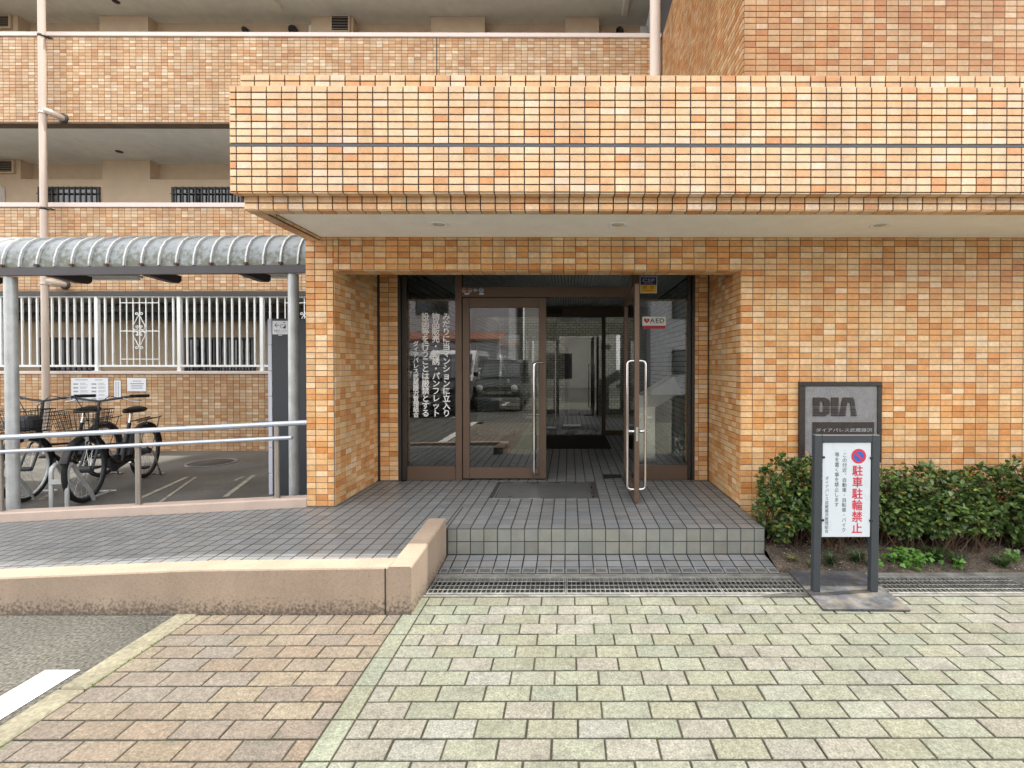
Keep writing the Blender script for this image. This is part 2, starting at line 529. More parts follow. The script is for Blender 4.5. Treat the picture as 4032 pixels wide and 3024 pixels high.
# ------------------------------------------------------------------ ground
mb = MB(); mb.add([(-150, -150, -.05), (150, -150, -.05), (150, 150, -.05), (-150, 150, -.05)], [(0, 1, 2, 3)])
struct('ground', mb, M['asphalt'])
mb = MB()                                             # the road: a sheet over the ground, left of the kerb and behind the forecourt
for x0, x1, y0, y1 in ((-40, -2.24, -2.0, 2.84), (-40, 40, -40, -2.0)):
    mb.add([(x0, y0, 0), (x1, y0, 0), (x1, y1, 0), (x0, y1, 0)], [(0, 1, 2, 3)])
struct('road', mb, M['asphalt'])
mb = MB(); mb.add([(-2.435, -2.0, .004), (-2.285, -2.0, .004), (-2.275, 2.19, .004), (-2.435, 2.19, .004)], [(0, 1, 2, 3)])
tag(link('road_line', mb.mesh('road_line', M['white_paint'])), kind='structure')
mb = MB()
for y in (-3.1, -3.9):
    for k in range(7):
        mb.add([(-9 + k * 2.6, y, .004), (-8.1 + k * 2.6, y, .004), (-8.1 + k * 2.6, y + .1, .004), (-9 + k * 2.6, y + .1, .004)], [(0, 1, 2, 3)])
tag(link('road_dashes', mb.mesh('road_dashes', M['white_paint'])), kind='structure')

mb = MB()
kerb = thing('kerb', None, None, (-2.18, 0, 0), kind='structure')
y = 2.80
for L_ in (.74, .6, .6, .6, .6, .6, .6):
    m2 = MB(); m2.box(-2.238, -2.119, y - L_ + .006, y, -.05, .006, .006)
    part('kerb_stone', m2, M['kerb'], kerb)
    y -= L_

mb = MB(); mb.add([(-2.118, -2.0, -.006), (9, -2.0, -.006), (9, 2.89, -.006), (-2.118, 2.89, -.006)], [(0, 1, 2, 3)])
pav = struct('forecourt_paving', mb, M['paver_joint'])
PG = lambda: pick([(.60, (.166, .171, .132)), (.26, (.180, .176, .150)), (.14, (.172, .174, .140))])
PB = lambda: pick([(.5, (.162, .133, .103)), (.3, (.150, .130, .109)), (.2, (.166, .141, .106))])
lay = Layer('paver', M['paver_o'], M['paver_a'], t=.006, b=.0025, sink=.0, gap=.0085)
Y0 = 2.884
for r in range(48):
    ya, yb = Y0 - .1 * (r + 1), Y0 - .1 * r
    for (u0, u1) in cells(-.857, 8.6, .035 if r % 2 == 0 else -.065, .2, .02):
        lay.put(((u0 + u1) / 2, (ya + yb) / 2, -.006 + rng.uniform(-.0012, .0012)), UX, UY, u1 - u0, .1, PG(), jit=.006)
    if ya < 2.66:
        for (u0, u1) in cells(-2.117, -.955, -1.635 if r % 2 else -1.535, .2 if yb < 2.60 else .1, .02):
            lay.put(((u0 + u1) / 2, (ya + yb) / 2, -.006 + rng.uniform(-.0012, .0012)), UX, UY, u1 - u0, .1, PB(), jit=.006)
for k in range(24):
    ya = Y0 - .2 * (k + 1)
    lay.put((-.906, ya + .1, -.006), UX, UY, .098, .2, pick([(1, (.172, .182, .138))]), jit=.004)
lay.build(pav, 300, 'pavers_beyond')
# moss in the joints beside the kerb and the strip
mb = MB()
for _ in range(420):
    if rng.random() < .55:
        x, y = -2.118 + rng.uniform(-.004, .008), rng.uniform(1.0, 2.6)
        if math.sin(y * 9) < -.2: continue
    else:
        r = rng.randrange(0, 14); y = Y0 - .1 * r + rng.uniform(-.004, .004); x = rng.uniform(-2.1, 2.6)
        if math.sin(x * 5 + r * 2.3) < .55: continue
    q = rng.uniform(.002, .0055)
    mb.cur = (rng.uniform(.05, .12), rng.uniform(.10, .17), .02)
    c = Vector((x, y, -.004)); a = rng.random() * 6.3
    mb.add([c + Vector((math.cos(a + t) * q * 1.5, math.sin(a + t) * q * 1.5, 0)) for t in (0, 2.1, 4.2)] + [c + Vector((0, 0, q * 2.0))], [(0, 1, 3), (1, 2, 3), (2, 0, 3)])
tag(link('moss', mb.mesh('moss', M['leaf'], True)), kind='stuff')

# bicycle parking floor
mb = MB(); mb.add([(-14, 4.11, .06), (-2.2, 4.11, .06), (-2.2, 7.6, .06), (-14, 7.6, .06)], [(0, 1, 2, 3)])
struct('bicycle_parking_floor', mb, M['bikefloor'])
mb = MB()
for (ax, ay, bx, by, w) in ((545, 1966, 740, 1878, .05), (886, 1957, 1000, 1872, .05), (620, 1985, 770, 1880, .03), (160, 1968, 212, 1940, .05), (925, 1893, 958, 1877, .04)):
    p, q = W(ax, ay, F * 1.36 / (ay - VY)), W(bx, by, F * 1.36 / (by - VY))
    d = (q - p); d.z = 0; nrm = Vector((-d.y, d.x, 0)).normalized() * w / 2
    mb.add([(p.x - nrm.x, p.y - nrm.y, .064), (p.x + nrm.x, p.y + nrm.y, .064), (q.x + nrm.x, q.y + nrm.y, .064), (q.x - nrm.x, q.y - nrm.y, .064)], [(0, 1, 2, 3)])
tag(link('parking_lines', mb.mesh('parking_lines', M['worn_paint'])), kind='structure')
mh = thing('manhole_cover', 'dark round manhole cover in the bicycle parking floor', 'manhole cover', (-4.99, 6.6, .06))
mb = MB(); mb.lathe([(0, .008), (.25, .008), (.255, .004), (.255, 0)], (-4.99, 6.6, .061), n=36); part('lid', mb, M['charcoal'], mh)
mb = MB(); mb.lathe([(.262, .002), (.262, .009), (.30, .009), (.302, .002)], (-4.99, 6.6, .061), n=36); part('ring', mb, M['drainedge'], mh)


# ------------------------------------------------------------------ porch, ramp, steps
def ramp_z(x):
    return .22 if x > -2.25 else .22 + (x + 2.25) / 20.5


FP = lambda: pick([(.6, (.195, .202, .203)), (.4, (.172, .18, .183))])
mb = MB()
TOP = .2188
poly = [(-9.0, ramp_z(-9.0) - .0012), (-2.25, TOP), (-.96, TOP), (-.96, -.05), (-9.0, -.3)]
mb.prism(poly, 1, 2.80, 4.0)
mb.box(-.96, 1.45, 3.476, 4.0, -.051, TOP - .0006)
mb.box(-1.985, 1.457, 4.0, 4.9, -.052, TOP)
mb.box(-1.7, 1.42, 4.9, 11.4, -.05, TOP)
mb.box(-.93, 1.45, 3.22, 3.476, -.053, .0)
porch = struct('porch', mb, M['ftile_joint'])
lay = Layer('floor_tile', M['ftile_o'], M['ftile_a'], t=.0012, b=.0007, sink=.0005, gap=.0112)


def lay_floor(x0, x1, y0, y1, skip=None, vis=True):
    for (a, b) in cells(x0, x1, -.028, .1):
        for (c, d) in cells(y0, y1, 3.47, .1):
            xc, yc = (a + b) / 2, (c + d) / 2
            if skip and skip(xc, yc): continue
            s = 0 if xc > -2.25 else 1 / 20.5
            U = Vector((1, 0, s)).normalized()
            col = FP()
            lay.put((xc, yc, ramp_z(xc) - .0012), U, UY, b - a, d - c, col, vis, .003)


hx0, hx1, hy0, hy1 = -.70, .24, 4.23, 4.84
hatch = lambda x, y: hx0 < x < hx1 and hy0 < y < hy1
lay_floor(-7.5, -1.035, 2.815, 3.47)
lay_floor(-7.5, -.9, 3.47, 4.0)
lay_floor(-.9, 1.45, 3.47, 4.0)
lay_floor(-1.985, 1.455, 4.0, 4.9, hatch)
lay_floor(-1.7, 1.42, 4.9, 8.2)
lay_floor(-1.7, 1.42, 8.2, 11.3, vis=False)
for (a, b) in cells(-.895, 1.45, -.028, .1):              # riser and the sloping bottom tread
    for z0, z1 in ((.12, .214), (.026, .12)):
        lay.put(((a + b) / 2, 3.476, (z0 + z1) / 2), UX, UZ, b - a + .0045, z1 - z0 + .0045, pick([(.5, (.215, .22, .195)), (.5, (.195, .20, .178))]), True, .004)
    V = Vector((0, 1, .10)).normalized()
    for k in range(3):
        lay.put(((a + b) / 2, 3.255 + k * .085, .0035 + k * .0085), UX, V, b - a + .0035, .088, FP(), True, .004)
lay.build(porch, 300, 'floor_tiles_beyond')
mb = MB()
for (a, b) in cells(-.895, 1.45, -.028, .1):              # anti-slip grooves of the bottom tread
    for k in range(4):
        mb.box(a + .014, b - .014, 3.226 + k * .011, 3.2285 + k * .011, .004 + k * .0011, .0068 + k * .0011)
part('nosing_ridges', mb, pmat('nosing_rib', (.135, .14, .138), .5), porch, kind='stuff')

fh = thing('floor_hatch', 'metal framed floor hatch let into the porch before the doors', 'floor hatch', (-.23, 4.54, .214))
mb = MB()
for q in ((-.69, .23, 4.24, 4.256), (-.69, .23, 4.815, 4.831), (-.69, -.674, 4.256, 4.815), (.214, .23, 4.256, 4.815)):
    mb.box(q[0], q[1], q[2], q[3], .205, .2228)
part('rim', mb, M['steel'], fh)
mb = MB(); mb.box(-.672, .212, 4.258, 4.813, .206, .2215, .003); part('cover', mb, pmat('hatch_infill', (.095, .10, .10), .34, var=.12, scale=7, fine=.08), fh)

# pink low walls of the ramp
lw = thing('ramp_parapet', 'stained pinkish low wall along the front of the ramp', 'low wall', (-1.5, 2.74, 0))
mb = MB()
pts = [(-7.5, .055), (-6.0, .10), (-4.2, .175), (-3.24, .215), (-2.15, .258), (-.90, .272)]
b = .012
for (xa, za), (xb, zb) in zip(pts, pts[1:]):
    prof = lambda x, z: [(x, 2.687, -.05), (x, 2.687, z - b), (x, 2.687 + b * .35, z - b * .3), (x, 2.687 + b, z), (x, 2.81, z), (x, 2.81, -.05)]
    A, B = prof(xa, za), prof(xb if xb < -.95 else -1.03, zb if xb < -.95 else .271)
    mb.add(A + B, [(i, i + 1, i + 7, i + 6) for i in range(5)], False)
part('long_wall', mb, M['pinkwall'], lw)
mb = MB()
sec = lambda y, z: [(-1.03, y, -.05), (-1.03, y, z - .004), (-1.024, y, z), (-.90 - b, y, z), (-.90 - b * .3, y, z - b * .35), (-.90, y, z - b), (-.90, y, -.05)]
A, B = sec(2.687, .272), sec(3.45, .302)
mb.add(A + B, [(i, i + 1, i + 8, i + 7) for i in range(6)] + [(0, 1, 2, 3, 4, 5, 6), (13, 12, 11, 10, 9, 8, 7)], False)
part('end_wall', mb, M['pinkwall'], lw)
mb = MB(); mb.box(-1.052, -1.046, 2.684, 2.690, .0, .262); part('crack_joint', mb, M['drain'], lw)
cb = thing('ramp_curb', 'pinkish curb under the handrail at the back of the ramp', 'curb', (-3.5, 4.05, .2))
mb = MB()
prof = lambda x: [(x, 4.0, -.1), (x, 4.0, ramp_z(x) + .066), (x, 4.012, ramp_z(x) + .076), (x, 4.11, ramp_z(x) + .076), (x, 4.11, -.1)]
xs = [-8.5, -5, -2.25, -2.226]
for xa, xb in zip(xs, xs[1:]):
    A, B = prof(xa), prof(xb)
    mb.add(A + B, [(i, i + 1, i + 6, i + 5) for i in range(4)], False)
mb.add(prof(-2.226), [(0, 1, 2, 3, 4)], False)
part('curb_body', mb, M['pinkcurb'], cb)

hr = thing('handrail', 'double bar metal handrail along the ramp beside the bicycles', 'handrail', (-3.5, 4.05, .25))
ZU = lambda x: .934 + (x + 2.22) * (.934 - .805) / 2.66
ZL = lambda x: .807 + (x + 2.36) * (.807 - .687) / 2.46
mb = MB(); mb.tube([(-8, 4.05, ZU(-8)), (-2.225, 4.05, ZU(-2.225))], .0225, 14); part('upper_rail', mb, M['railpaint'], hr)
mb = MB(); mb.tube([(-8, 4.03, ZL(-8)), (-2.37, 4.03, ZL(-2.37)), (-2.362, 4.03, ZL(-2.36))], .0172, 12); part('lower_rail', mb, M['railpaint'], hr)
for px in (1089, 543, 1, -541):
    x = X_(px, 4.05)
    mb = MB(); mb.tube([(x, 4.056, ramp_z(x) + .07), (x, 4.056, ZU(x) - .02)], .0205, 12)
    mb.lathe([(.032, 0), (.032, .006), (.021, .008)], (x, 4.056, ramp_z(x) + .075), n=14)
    part('post', mb, M['railpost'], hr)

# ------------------------------------------------------------------ drain gratings
mb = MB()
mb.box(-1.02, 9, 3.16, 3.23, -.06, -.006)
mb.box(-1.02, 9, 2.894, 2.915, -.06, -.002)
mb.add([(-1.02, 2.9, -.09), (9, 2.9, -.09), (9, 3.2, -.09), (-1.02, 3.2, -.09)], [(0, 1, 2, 3)])
struct('drain_channel', mb, [M['drainedge']])
mb = MB(); mb.add([(-.9, 2.916, -.085), (9, 2.916, -.085), (9, 3.158, -.085), (-.9, 3.158, -.085)], [(0, 1, 2, 3)])
struct('drain_channel_bed', mb, M['drain'])
gl = ['pale steel drain grating below the step, touching the pink wall', 'bright new drain grating in the middle below the step',
      'drain grating half covered by the sign base plate', 'drain grating in front of the planting bed']
for i in range(4):
    x0 = -1.0 + i * .985
    g = thing('drain_grating', gl[i], 'drain grating', (x0 + .49, 3.04, 0), group='drain gratings along the step')
    xa = max(x0, -.89)
    mb = MB()
    mb.box(xa, x0 + .98, 2.917, 2.937, -.028, .002); mb.box(xa, x0 + .98, 3.138, 3.157, -.028, .002)
    mb.box(xa, xa + .006, 2.937, 3.138, -.028, .001); mb.box(x0 + .974, x0 + .98, 2.937, 3.138, -.028, .001)
    part('frame', mb, M['grate'], g)
    mb = MB(); mb.box(0, .004, -.1, .1, -.013, 0)
    bar = mb.mesh('bar', M['grate'])
    k = 0
    x = xa + .03
    while x < x0 + .965:
        o = link('bar', bar, g); o.location = (x, 3.0375, 0)
        x += .0305
    for yy in (2.985, 3.04, 3.095):
        mb = MB(); mb.tube([(xa + .004, yy, -.002), (x0 + .976, yy, -.002)], .0026, 6); part('cross_rod', mb, M['grate'], g)

# ------------------------------------------------------------------ entrance block: walls, lintel, recess
ZW = 2.505
blk = thing('entrance_wall', 'orange tiled wall with the name plaque behind the shrubs', 'wall', (3.2, 4.0, 0))
mb = MB(); mb.box(1.46, 9, 4.0, 4.3, -.1, 3.2); part('backing', mb, M['joint_mid'], blk)
lay = wall_layer(.0055)
US = cells(1.457, 5.0, -2.043, .1)
VSR = cells(.10, ZW, 2.229, .05)
lay.field((0, 4.0, 0), UX, UZ, US, VSR)
lay.build(blk)

rw = thing('recess_right_wall', 'tiled side wall of the doorway recess next to the open door', 'wall', (1.46, 4.45, .22))
mb = MB(); mb.box(1.46, 1.6, 4.3, 5.0, -.1, 3.2); part('backing', mb, M['joint_lite'], rw)
lay = wall_layer(.005)
lay.field((1.46, 0, 0), -UY, UZ, [(-b, -a) for a, b in cells(4.0, 4.9, 4.0, .1)], cells(.22, 2.45, 2.229, .05))
lay.build(rw)

pr = thing('entrance_pier', 'slim orange tiled pier at the left edge of the doorway', 'pier', (-2.1, 4.0, .22))
mb = MB(); mb.box(-2.222, -1.99, 4.0, 4.3, -.1, 3.2); mb.box(-2.222, -1.99, 4.3, 7.5, -.1, 3.2); part('backing', mb, M['joint_mid'], pr)
lay = wall_layer(.0055)
lay.field((0, 4.0, 0), UX, UZ, cells(-2.222, -1.988, -2.043, .1), cells(.222, ZW, 2.229, .05))
lay.build(pr)
lw2 = thing('recess_left_wall', 'shaded tiled side wall of the doorway recess behind the pier', 'wall', (-1.99, 4.45, .22))
mb = MB(); mb.box(-1.998, -1.9885, 4.0, 4.9, .2, 2.46); part('backing', mb, M['joint_lite'], lw2)
lay = wall_layer(.005)
lay.field((-1.9885, 0, 0), UY, UZ, cells(4.008, 4.9, 4.0, .1), cells(.22, 2.45, 2.229, .05))
lay.build(lw2)

ln = thing('doorway_beam', 'tiled beam over the doorway below the white soffit', 'beam', (-.26, 4.0, 2.23))
mb = MB(); mb.box(-1.988, 1.458, 4.0, 4.19, 2.229, 3.2); part('backing', mb, M['joint_mid'], ln)
lay = wall_layer(.0055)
lay.field((0, 4.0, 0), UX, UZ, cells(-1.988, 1.457, -2.043, .1), cells(2.229, ZW, 2.229, .05))
lay.field((0, 0, 2.229), UX, -UY, cells(-1.988, 1.457, -2.043, .1), [(-4.185, -4.095), (-4.095, -4.003)])
lay.build(ln)

YB = 4.9
for nm, xa, xb, lab in (('door_jamb', X_(1497, YB), X_(1568, YB), 'narrow tiled jamb left of the sidelight with the white lettering'),
                        ('door_jamb', X_(2736, YB), X_(2789, YB), 'narrow tiled jamb right of the sidelight with the safety stickers')):
    t = thing(nm, lab, 'jamb', ((xa + xb) / 2, YB, .22), group='tiled jambs of the doorway')
    mb = MB(); mb.box(xa, xb, YB, YB + .15, .2, 2.46); part('backing', mb, M['joint_mid'], t)
    lay = wall_layer(.0055)
    lay.field((0, YB, 0), UX, UZ, cells(xa, xb, xa if xa < 0 else xb - .1, .094), cells(.222, 2.44, 2.229, .05))
    lay.build(t)
    xs = (xa - .028, xa - .002) if xa < 0 else (xb + .002, xb + .024)
    mb = MB(); mb.box(xs[0], xs[1], YB - .008, YB + .1, .218, 2.45); part('joint_strip', mb, M['dark'], t)

# ------------------------------------------------------------------ canopy
cn = thing('entrance_canopy', 'deep tiled canopy with white soffit over the doorway', 'canopy', (0, 3.14, 2.48))
XR = 5.2
mb = MB()
mb.box(-2.235, XR, 3.142, 3.26, 2.568, 3.262)
mb.box(-2.192, XR, 3.213, 3.30, 2.478, 2.568)
mb.box(-2.235, -2.10, 3.26, 4.0, 2.60, 3.262)
mb.box(-2.192, -2.10, 3.30, 4.0, 2.478, 2.60)
mb.box(-2.18, XR, 3.166, 3.24, 3.262, 3.352); mb.box(-2.18, -2.08, 3.24, 4.0, 3.262, 3.352)
part('backing', mb, M['joint_dark'], cn)
mb = MB(); mb.box(-2.10, XR, 3.26, 7.5, 2.62, 3.2); part('roof_slab', mb, M['soffit'], cn)
mb = MB(); mb.box(-2.09, XR, 3.302, 3.998, ZW, 2.615); part('soffit', mb, M['soffit'], cn)
lay = wall_layer(.0082, .007)
PC = soften([(.36, (0.659, 0.440, 0.252)), (.28, (0.691, 0.498, 0.315)), (.20, (0.632, 0.362, 0.177)), (.08, (0.586, 0.270, 0.108)), (.08, (0.722, 0.551, 0.406))])
zt = 2.569
rows = [(zt + .05 * k, zt + .05 * (k + 1)) for k in range(6)]
rows2 = [(zt + .318 + .0478 * k, zt + .318 + .0478 * (k + 1)) for k in range(8)]
UCF = cells(-2.241, XR, -2.195, .1)
lay.field((0, 3.142, 0), UX, UZ, UCF, rows + rows2, PC)
lay.field((0, 3.213, 0), UX, UZ, cells(-2.197, XR, -2.099, .1), [(2.474, 2.5195), (2.5195, 2.565)], PC)
lay.field((0, 3.166, 0), UX, UZ, cells(-2.184, XR, -2.088, .1), [(3.268, 3.311), (3.311, 3.356)], PC)
lay.field((0, 0, 2.568), UX, -UY, UCF, [(-3.208, -3.138)], PC)
lay.field((0, 0, 2.478), UX, -UY, cells(-2.197, XR, -2.099, .1), [(-3.298, -3.209)], PC)
lay.field((0, 0, 2.478), UX, -UY, [(-2.195, -2.104)], [(-b, -a) for a, b in cells(3.30, 3.995, 3.3, .1)], PC)
lay.field((-2.0995, 0, 0), UY, UZ, cells(3.302, 3.995, 3.3, .1), [(2.478, 2.506)], PC)
lay.field((-2.235, 0, 0), -UY, UZ, [(-b, -a) for a, b in cells(3.142, 4.0, 3.142, .1)], rows + rows2, PC)
lay.build(cn)
mb = MB(); mb.box(-2.24, XR, 3.139, 3.15, zt + .300, zt + .318); part('groove_strip', mb, M['groove'], cn)
for i, (x, lab) in enumerate(((-1.0, 'round recessed downlight in the soffit above the left sidelight'), (.375, 'round recessed downlight in the soffit above the open door'), (2.40, 'round recessed downlight in the soffit above the plain tiled wall'))):
    t = thing('downlight', lab, 'downlight', (x, 3.64, ZW), group='downlights in the canopy soffit')
    mb = MB(); mb.lathe([(.045, .0), (.06, -.006), (.072, -.008), (.075, 0)], (x, 3.64, ZW - .0005), n=28); part('ring', mb, M['print_white'], t)
    mb = MB(); mb.lathe([(0, -.002), (.046, -.002), (.046, -.0005)], (x, 3.64, ZW), n=28); part('lens', mb, pmat('lamp_lens', (.62, .56, .42), .3), t)

# ------------------------------------------------------------------ tower above the canopy, right
tw = thing('tower_wall', 'tall tiled front wall rising above the canopy on the right', 'wall', (3.5, 4.0, 3.2))
mb = MB(); mb.box(1.477, 9, 4.0, 4.3, 3.2, 22); part('backing', mb, M['joint_mid'], tw)
lay = wall_layer(.0055)
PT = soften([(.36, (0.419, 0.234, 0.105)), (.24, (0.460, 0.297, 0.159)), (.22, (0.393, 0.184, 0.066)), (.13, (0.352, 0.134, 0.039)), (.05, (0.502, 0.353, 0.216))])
lay.field((0, 4.0, 0), UX, UZ, cells(1.475, 5.6, 1.575, .1), cells(3.2, 5.4, 3.2, .05), PT)
lay.build(tw)
ts = thing('tower_side_wall', 'raking tiled flank of the tower beside the white downpipe', 'wall', (1.477, 5.8, 3.2))
mb = MB(); mb.box(1.477, 1.7, 4.3, 7.6, 3.2, 22); mb.box(1.7, 9, 4.3, 12, 3.2, 22); part('backing', mb, M['joint_dark'], ts)
lay = wall_layer(.010, .009)
lay.field((1.477, 0, 0), -UY, UZ, [(-b, -a) for a, b in cells(4.0, 7.46, 4.0, .1)], cells(3.2, 6.6, 3.2, .05), PT)
lay.build(ts)

# ------------------------------------------------------------------ rear wing with open galleries
YG, YI, YN = 7.55, 8.9, 9.1
XW0, XW1 = -11.0, 1.477
PW = soften([(.34, (0.493, 0.306, 0.157)), (.27, (0.540, 0.370, 0.221)), (.22, (0.456, 0.246, 0.108)), (.08, (0.418, 0.194, 0.074)), (.09, (0.613, 0.474, 0.316))])
par = [(5.28, 6.62, 6.69, 300, 'upper tiled gallery parapet running behind the canopy top'),
       (2.61, 3.93, 4.005, 300, 'middle tiled gallery parapet above the bicycle shelter roof'),
       (.06, 1.285, 1.335, 300, 'lowest tiled parapet carrying the white railing behind the bicycles')]
for z0, z1, zc, n, lab in par:
    t = thing('gallery_parapet', lab, 'parapet', (-4.5, YG, z0), group='parapets of the open galleries')
    XE_ = XW1 if z0 > 2 else -2.224
    mb = MB(); mb.box(XW0, XE_, YG, YG + .16, z0 - .02 if z0 > 2.9 or z0 < 1 else z0, z1); part('backing', mb, M['joint_wing'], t)
    mb = MB(); mb.box(XW0, XE_ - .01, YG - .03, YG + .19, z1 + .002, zc, .006); part('coping', mb, M['coping'], t)
    cut = []
    for px in (184, 1724):
        x = X_(px, YG)
        if XW0 < x < XW1: cut.append(x)
    lay = Layer('tile', M['tile_o'], M['tile_a'], t=.005, b=.0012, gap=.0065)
    us = cells(-10.2 if z0 > 5 else -9.6, XW1 - .02 if z0 > 5 else (-1.6 if z0 > 2 else -2.23), cut[0], .1)
    us = [(a, b) for a, b in us if not any(abs((a + b) / 2 - c - .05) < .03 and False for c in cut)]
    v_ = cells(z0, z1, z1, .05)
    if z0 > 1:
        v_ = [(a, b - .006) if i == len(v_) // 5 else (a, b) for i, (a, b) in enumerate(v_)]
    lay.field((0, YG, 0), UX, UZ, us, v_, PW)
    lay.build(t, n)
    for c in cut:
        mb = MB(); mb.box(c - .009, c + .009, YG - .0075, YG + .01, z0, z1); part('expansion_joint', mb, M['dark'], t)

wg = thing('apartment_wing', 'beige rear wing of the apartment block with open galleries', 'building', (-4.5, YI, 0))
for z0, nm in ((7.945, 'upper'), (5.27, 'mid'), (2.60, 'low')):
    mb = MB(); mb.box(XW0, XW1 if z0 > 3 else -2.224, YG + .02 if z0 < 7 else YG - .0, 9.6, z0 - .0, z0 + .16); part('gallery_ceiling', mb, M['ceil'], wg)
mb = MB(); mb.box(XW0, XW1, YG, YG + .16, 7.945, 9.3); part('upper_front', mb, M['blank'], wg)
mb = MB(); mb.box(XW0, -2.224, YN, 9.4, .0, 8.1); mb.box(-2.224, XW1, YN, 9.4, 2.62, 8.1); mb.box(XW0 - .2, XW0, YG, 9.4, 0, 22); mb.box(XW0, XW1, YN, 9.4, 8.1, 22); part('rear_wall', mb, M['beige'], wg)
for fl, zb in enumerate((.06, 2.76, 5.43)):
    ztop = (2.60, 5.27, 7.945)[fl]
    mb = MB(); mb.box(XW0, XW1 if fl else -2.224, YI, YN, zb, ztop - .36); part('lower_wall', mb, M['beige'], wg)
    mb = MB(); mb.box(XW0, XW1 if fl else -2.224, 7.72, YI, zb - .1 if fl else -.04, zb); part('gallery_floor', mb, M['ceil'], wg)
pil = {1: [(-60, 100), (418, 603)], 2: [(-60, 96), (412, 601), (1234, 1399), (1702, 1912), (2225, 2358)], 0: [(-300, -80), (480, 640), (1100, 1240)]}
for fl, lst in pil.items():
    ztop = (2.60, 5.27, 7.945)[fl]
    for a, b_ in lst:
        mb = MB(); mb.box(X_(a, YI), X_(b_, YI), YI - .002, YN, ztop - .37, ztop - .004); part('pilaster_head', mb, M['beige'], wg)
for fl, a, b_, c, d, kind in ((2, 19, 70, 87, 127, 'g'), (2, 1320, 1383, 85, 138, 'g'), (1, 22, 76, 645, 686, 'g')):
    x0, x1, z1, z0 = X_(a, YI), X_(b_, YI), Z_(c, YI), Z_(d, YI)
    mb = MB(); mb.box(x0 - .03, x1 + .03, YI - .05, YI, z0 - .03, z1 + .03, .006)
    g = part('vent_grille', mb, M['beige'], wg)
    mb = MB(); mb.box(x0, x1, YI - .053, YI - .0505, z0, z1); part('opening', mb, M['black'], g)
    for k in range(5):
        zz = z0 + (z1 - z0) * (k + .5) / 5
        mb = MB(); mb.box(x0, x1, YI - .058, YI - .054, zz - .006, zz + .004); part('slat', mb, M['railpost'], g)
for px, py, r in ((980, 134, .055), (1165, 132, .08), (2438, 134, .075)):
    c = W(px, py, YN - .03)
    mb = MB(); mb.lathe([(r, .03), (r, -.06), (r * .8, -.09), (r * .75, -.02), (0, -.02)], (c.x, YN - .0, c.z), 'y', 20)
    part('vent_cap', mb, M['dark'], wg)
for px, z, Y in ((477, 7.945, 8.55), (484, 5.27, 8.55)):
    mb = MB(); mb.lathe([(0, -.012), (.05, -.012), (.06, 0)], (X_(px, Y * 1.0), Y, z - .001), n=20); part('ceiling_vent', mb, M['dark'], wg)
for px0, px1 in ((1212, 1232), (2523, 2553)):
    mb = MB(); mb.box(X_(px0, YI), X_(px1, YI), YN - .1, YN - .002, 7.3, 7.86, .01); part('pipe_cover', mb, M['white'], wg)
for px, ye in ((1112, 8.66), (2458, 8.78)):
    x = X_(px, ye)
    mb = MB(); mb.box(x - .06, x + .06, 7.85, ye, 7.86, 7.943, .015); part('tube_lamp', mb, M['tubelight'], wg)
mb = MB(); mb.box(X_(-40, YI), X_(40, YI), YI - .12, YI - .002, 4.1, Z_(742, YI), .01); part('meter_box', mb, M['white'], wg)
wins = [(1, 171, 410, 743), (1, 690, 968, 743)]
for fl, a, b_, ytop in wins:
    x0, x1, z1 = X_(a, YI), X_(b_, YI), Z_(ytop, YI)
    z0 = z1 - .95
    mb = MB()
    for q in ((x0, x1, z1 - .04, z1), (x0, x1, z0, z0 + .04), (x0, x0 + .04, z0 + .04, z1 - .04), (x1 - .04, x1, z0 + .04, z1 - .04)):
        mb.box(q[0], q[1], YI - .03, YI - .002, q[2], q[3])
    g = part('window', mb, M['dark'], wg)
    mb = MB(); mb.box(x0 + .04, x1 - .04, YI - .014, YI - .003, z0 + .04, z1 - .04); part('pane', mb, M['glass_dark'], g)
    k = 1
    n = 11
    for k in range(1, n):
        x = x0 + (x1 - x0) * k / n
        mb = MB(); mb.box(x - .009, x + .009, YI - .075, YI - .052, z0 - .03, z1 - .01); part('grille_bar', mb, M['charcoal'], g)
    for zz in (z1 - .13, z1 - .7):
        mb = MB(); mb.box(x0, x1, YI - .051, YI - .036, zz - .008, zz + .008); part('grille_rail', mb, M['charcoal'], g)
# ground floor: door and grilled windows in the shade behind the railing
for a, b_, z0, z1 in ((171, 405, .9, 1.95), (735, 1010, .9, 1.95)):
    x0, x1 = X_(a, YI), X_(b_, YI)
    mb = MB()
    for q in ((x0, x1, z1 - .04, z1), (x0, x0 + .04, z0, z1 - .04), (x1 - .04, x1, z0, z1 - .04), (x0 + .04, x1 - .04, z0, z0 + .04)):
        mb.box(q[0], q[1], YI - .03, YI - .002, q[2], q[3])
    g = part('window', mb, M['dark'], wg)
    mb = MB(); mb.box(x0 + .04, x1 - .04, YI - .014, YI - .003, z0 + .04, z1 - .04); part('pane', mb, M['glass_dark'], g)
    for k in range(1, 11):
        x = x0 + (x1 - x0) * k / 11
        mb = MB(); mb.box(x - .009, x + .009, YI - .075, YI - .052, z0 - .03, z1 - .01); part('grille_bar', mb, M['charcoal'], g)
mb = MB(); mb.box(XW0, -2.224, YG + .01, YG + .14, 2.535, 2.599); part('opening_lintel', mb, M['dark'], wg)
mb = MB(); mb.box(XW0, -2.23, 8.2, 8.35, 2.36, 2.46); mb.box(XW0, -2.23, 8.62, 8.7, 2.25, 2.5); part('service_duct', mb, M['dark'], wg)


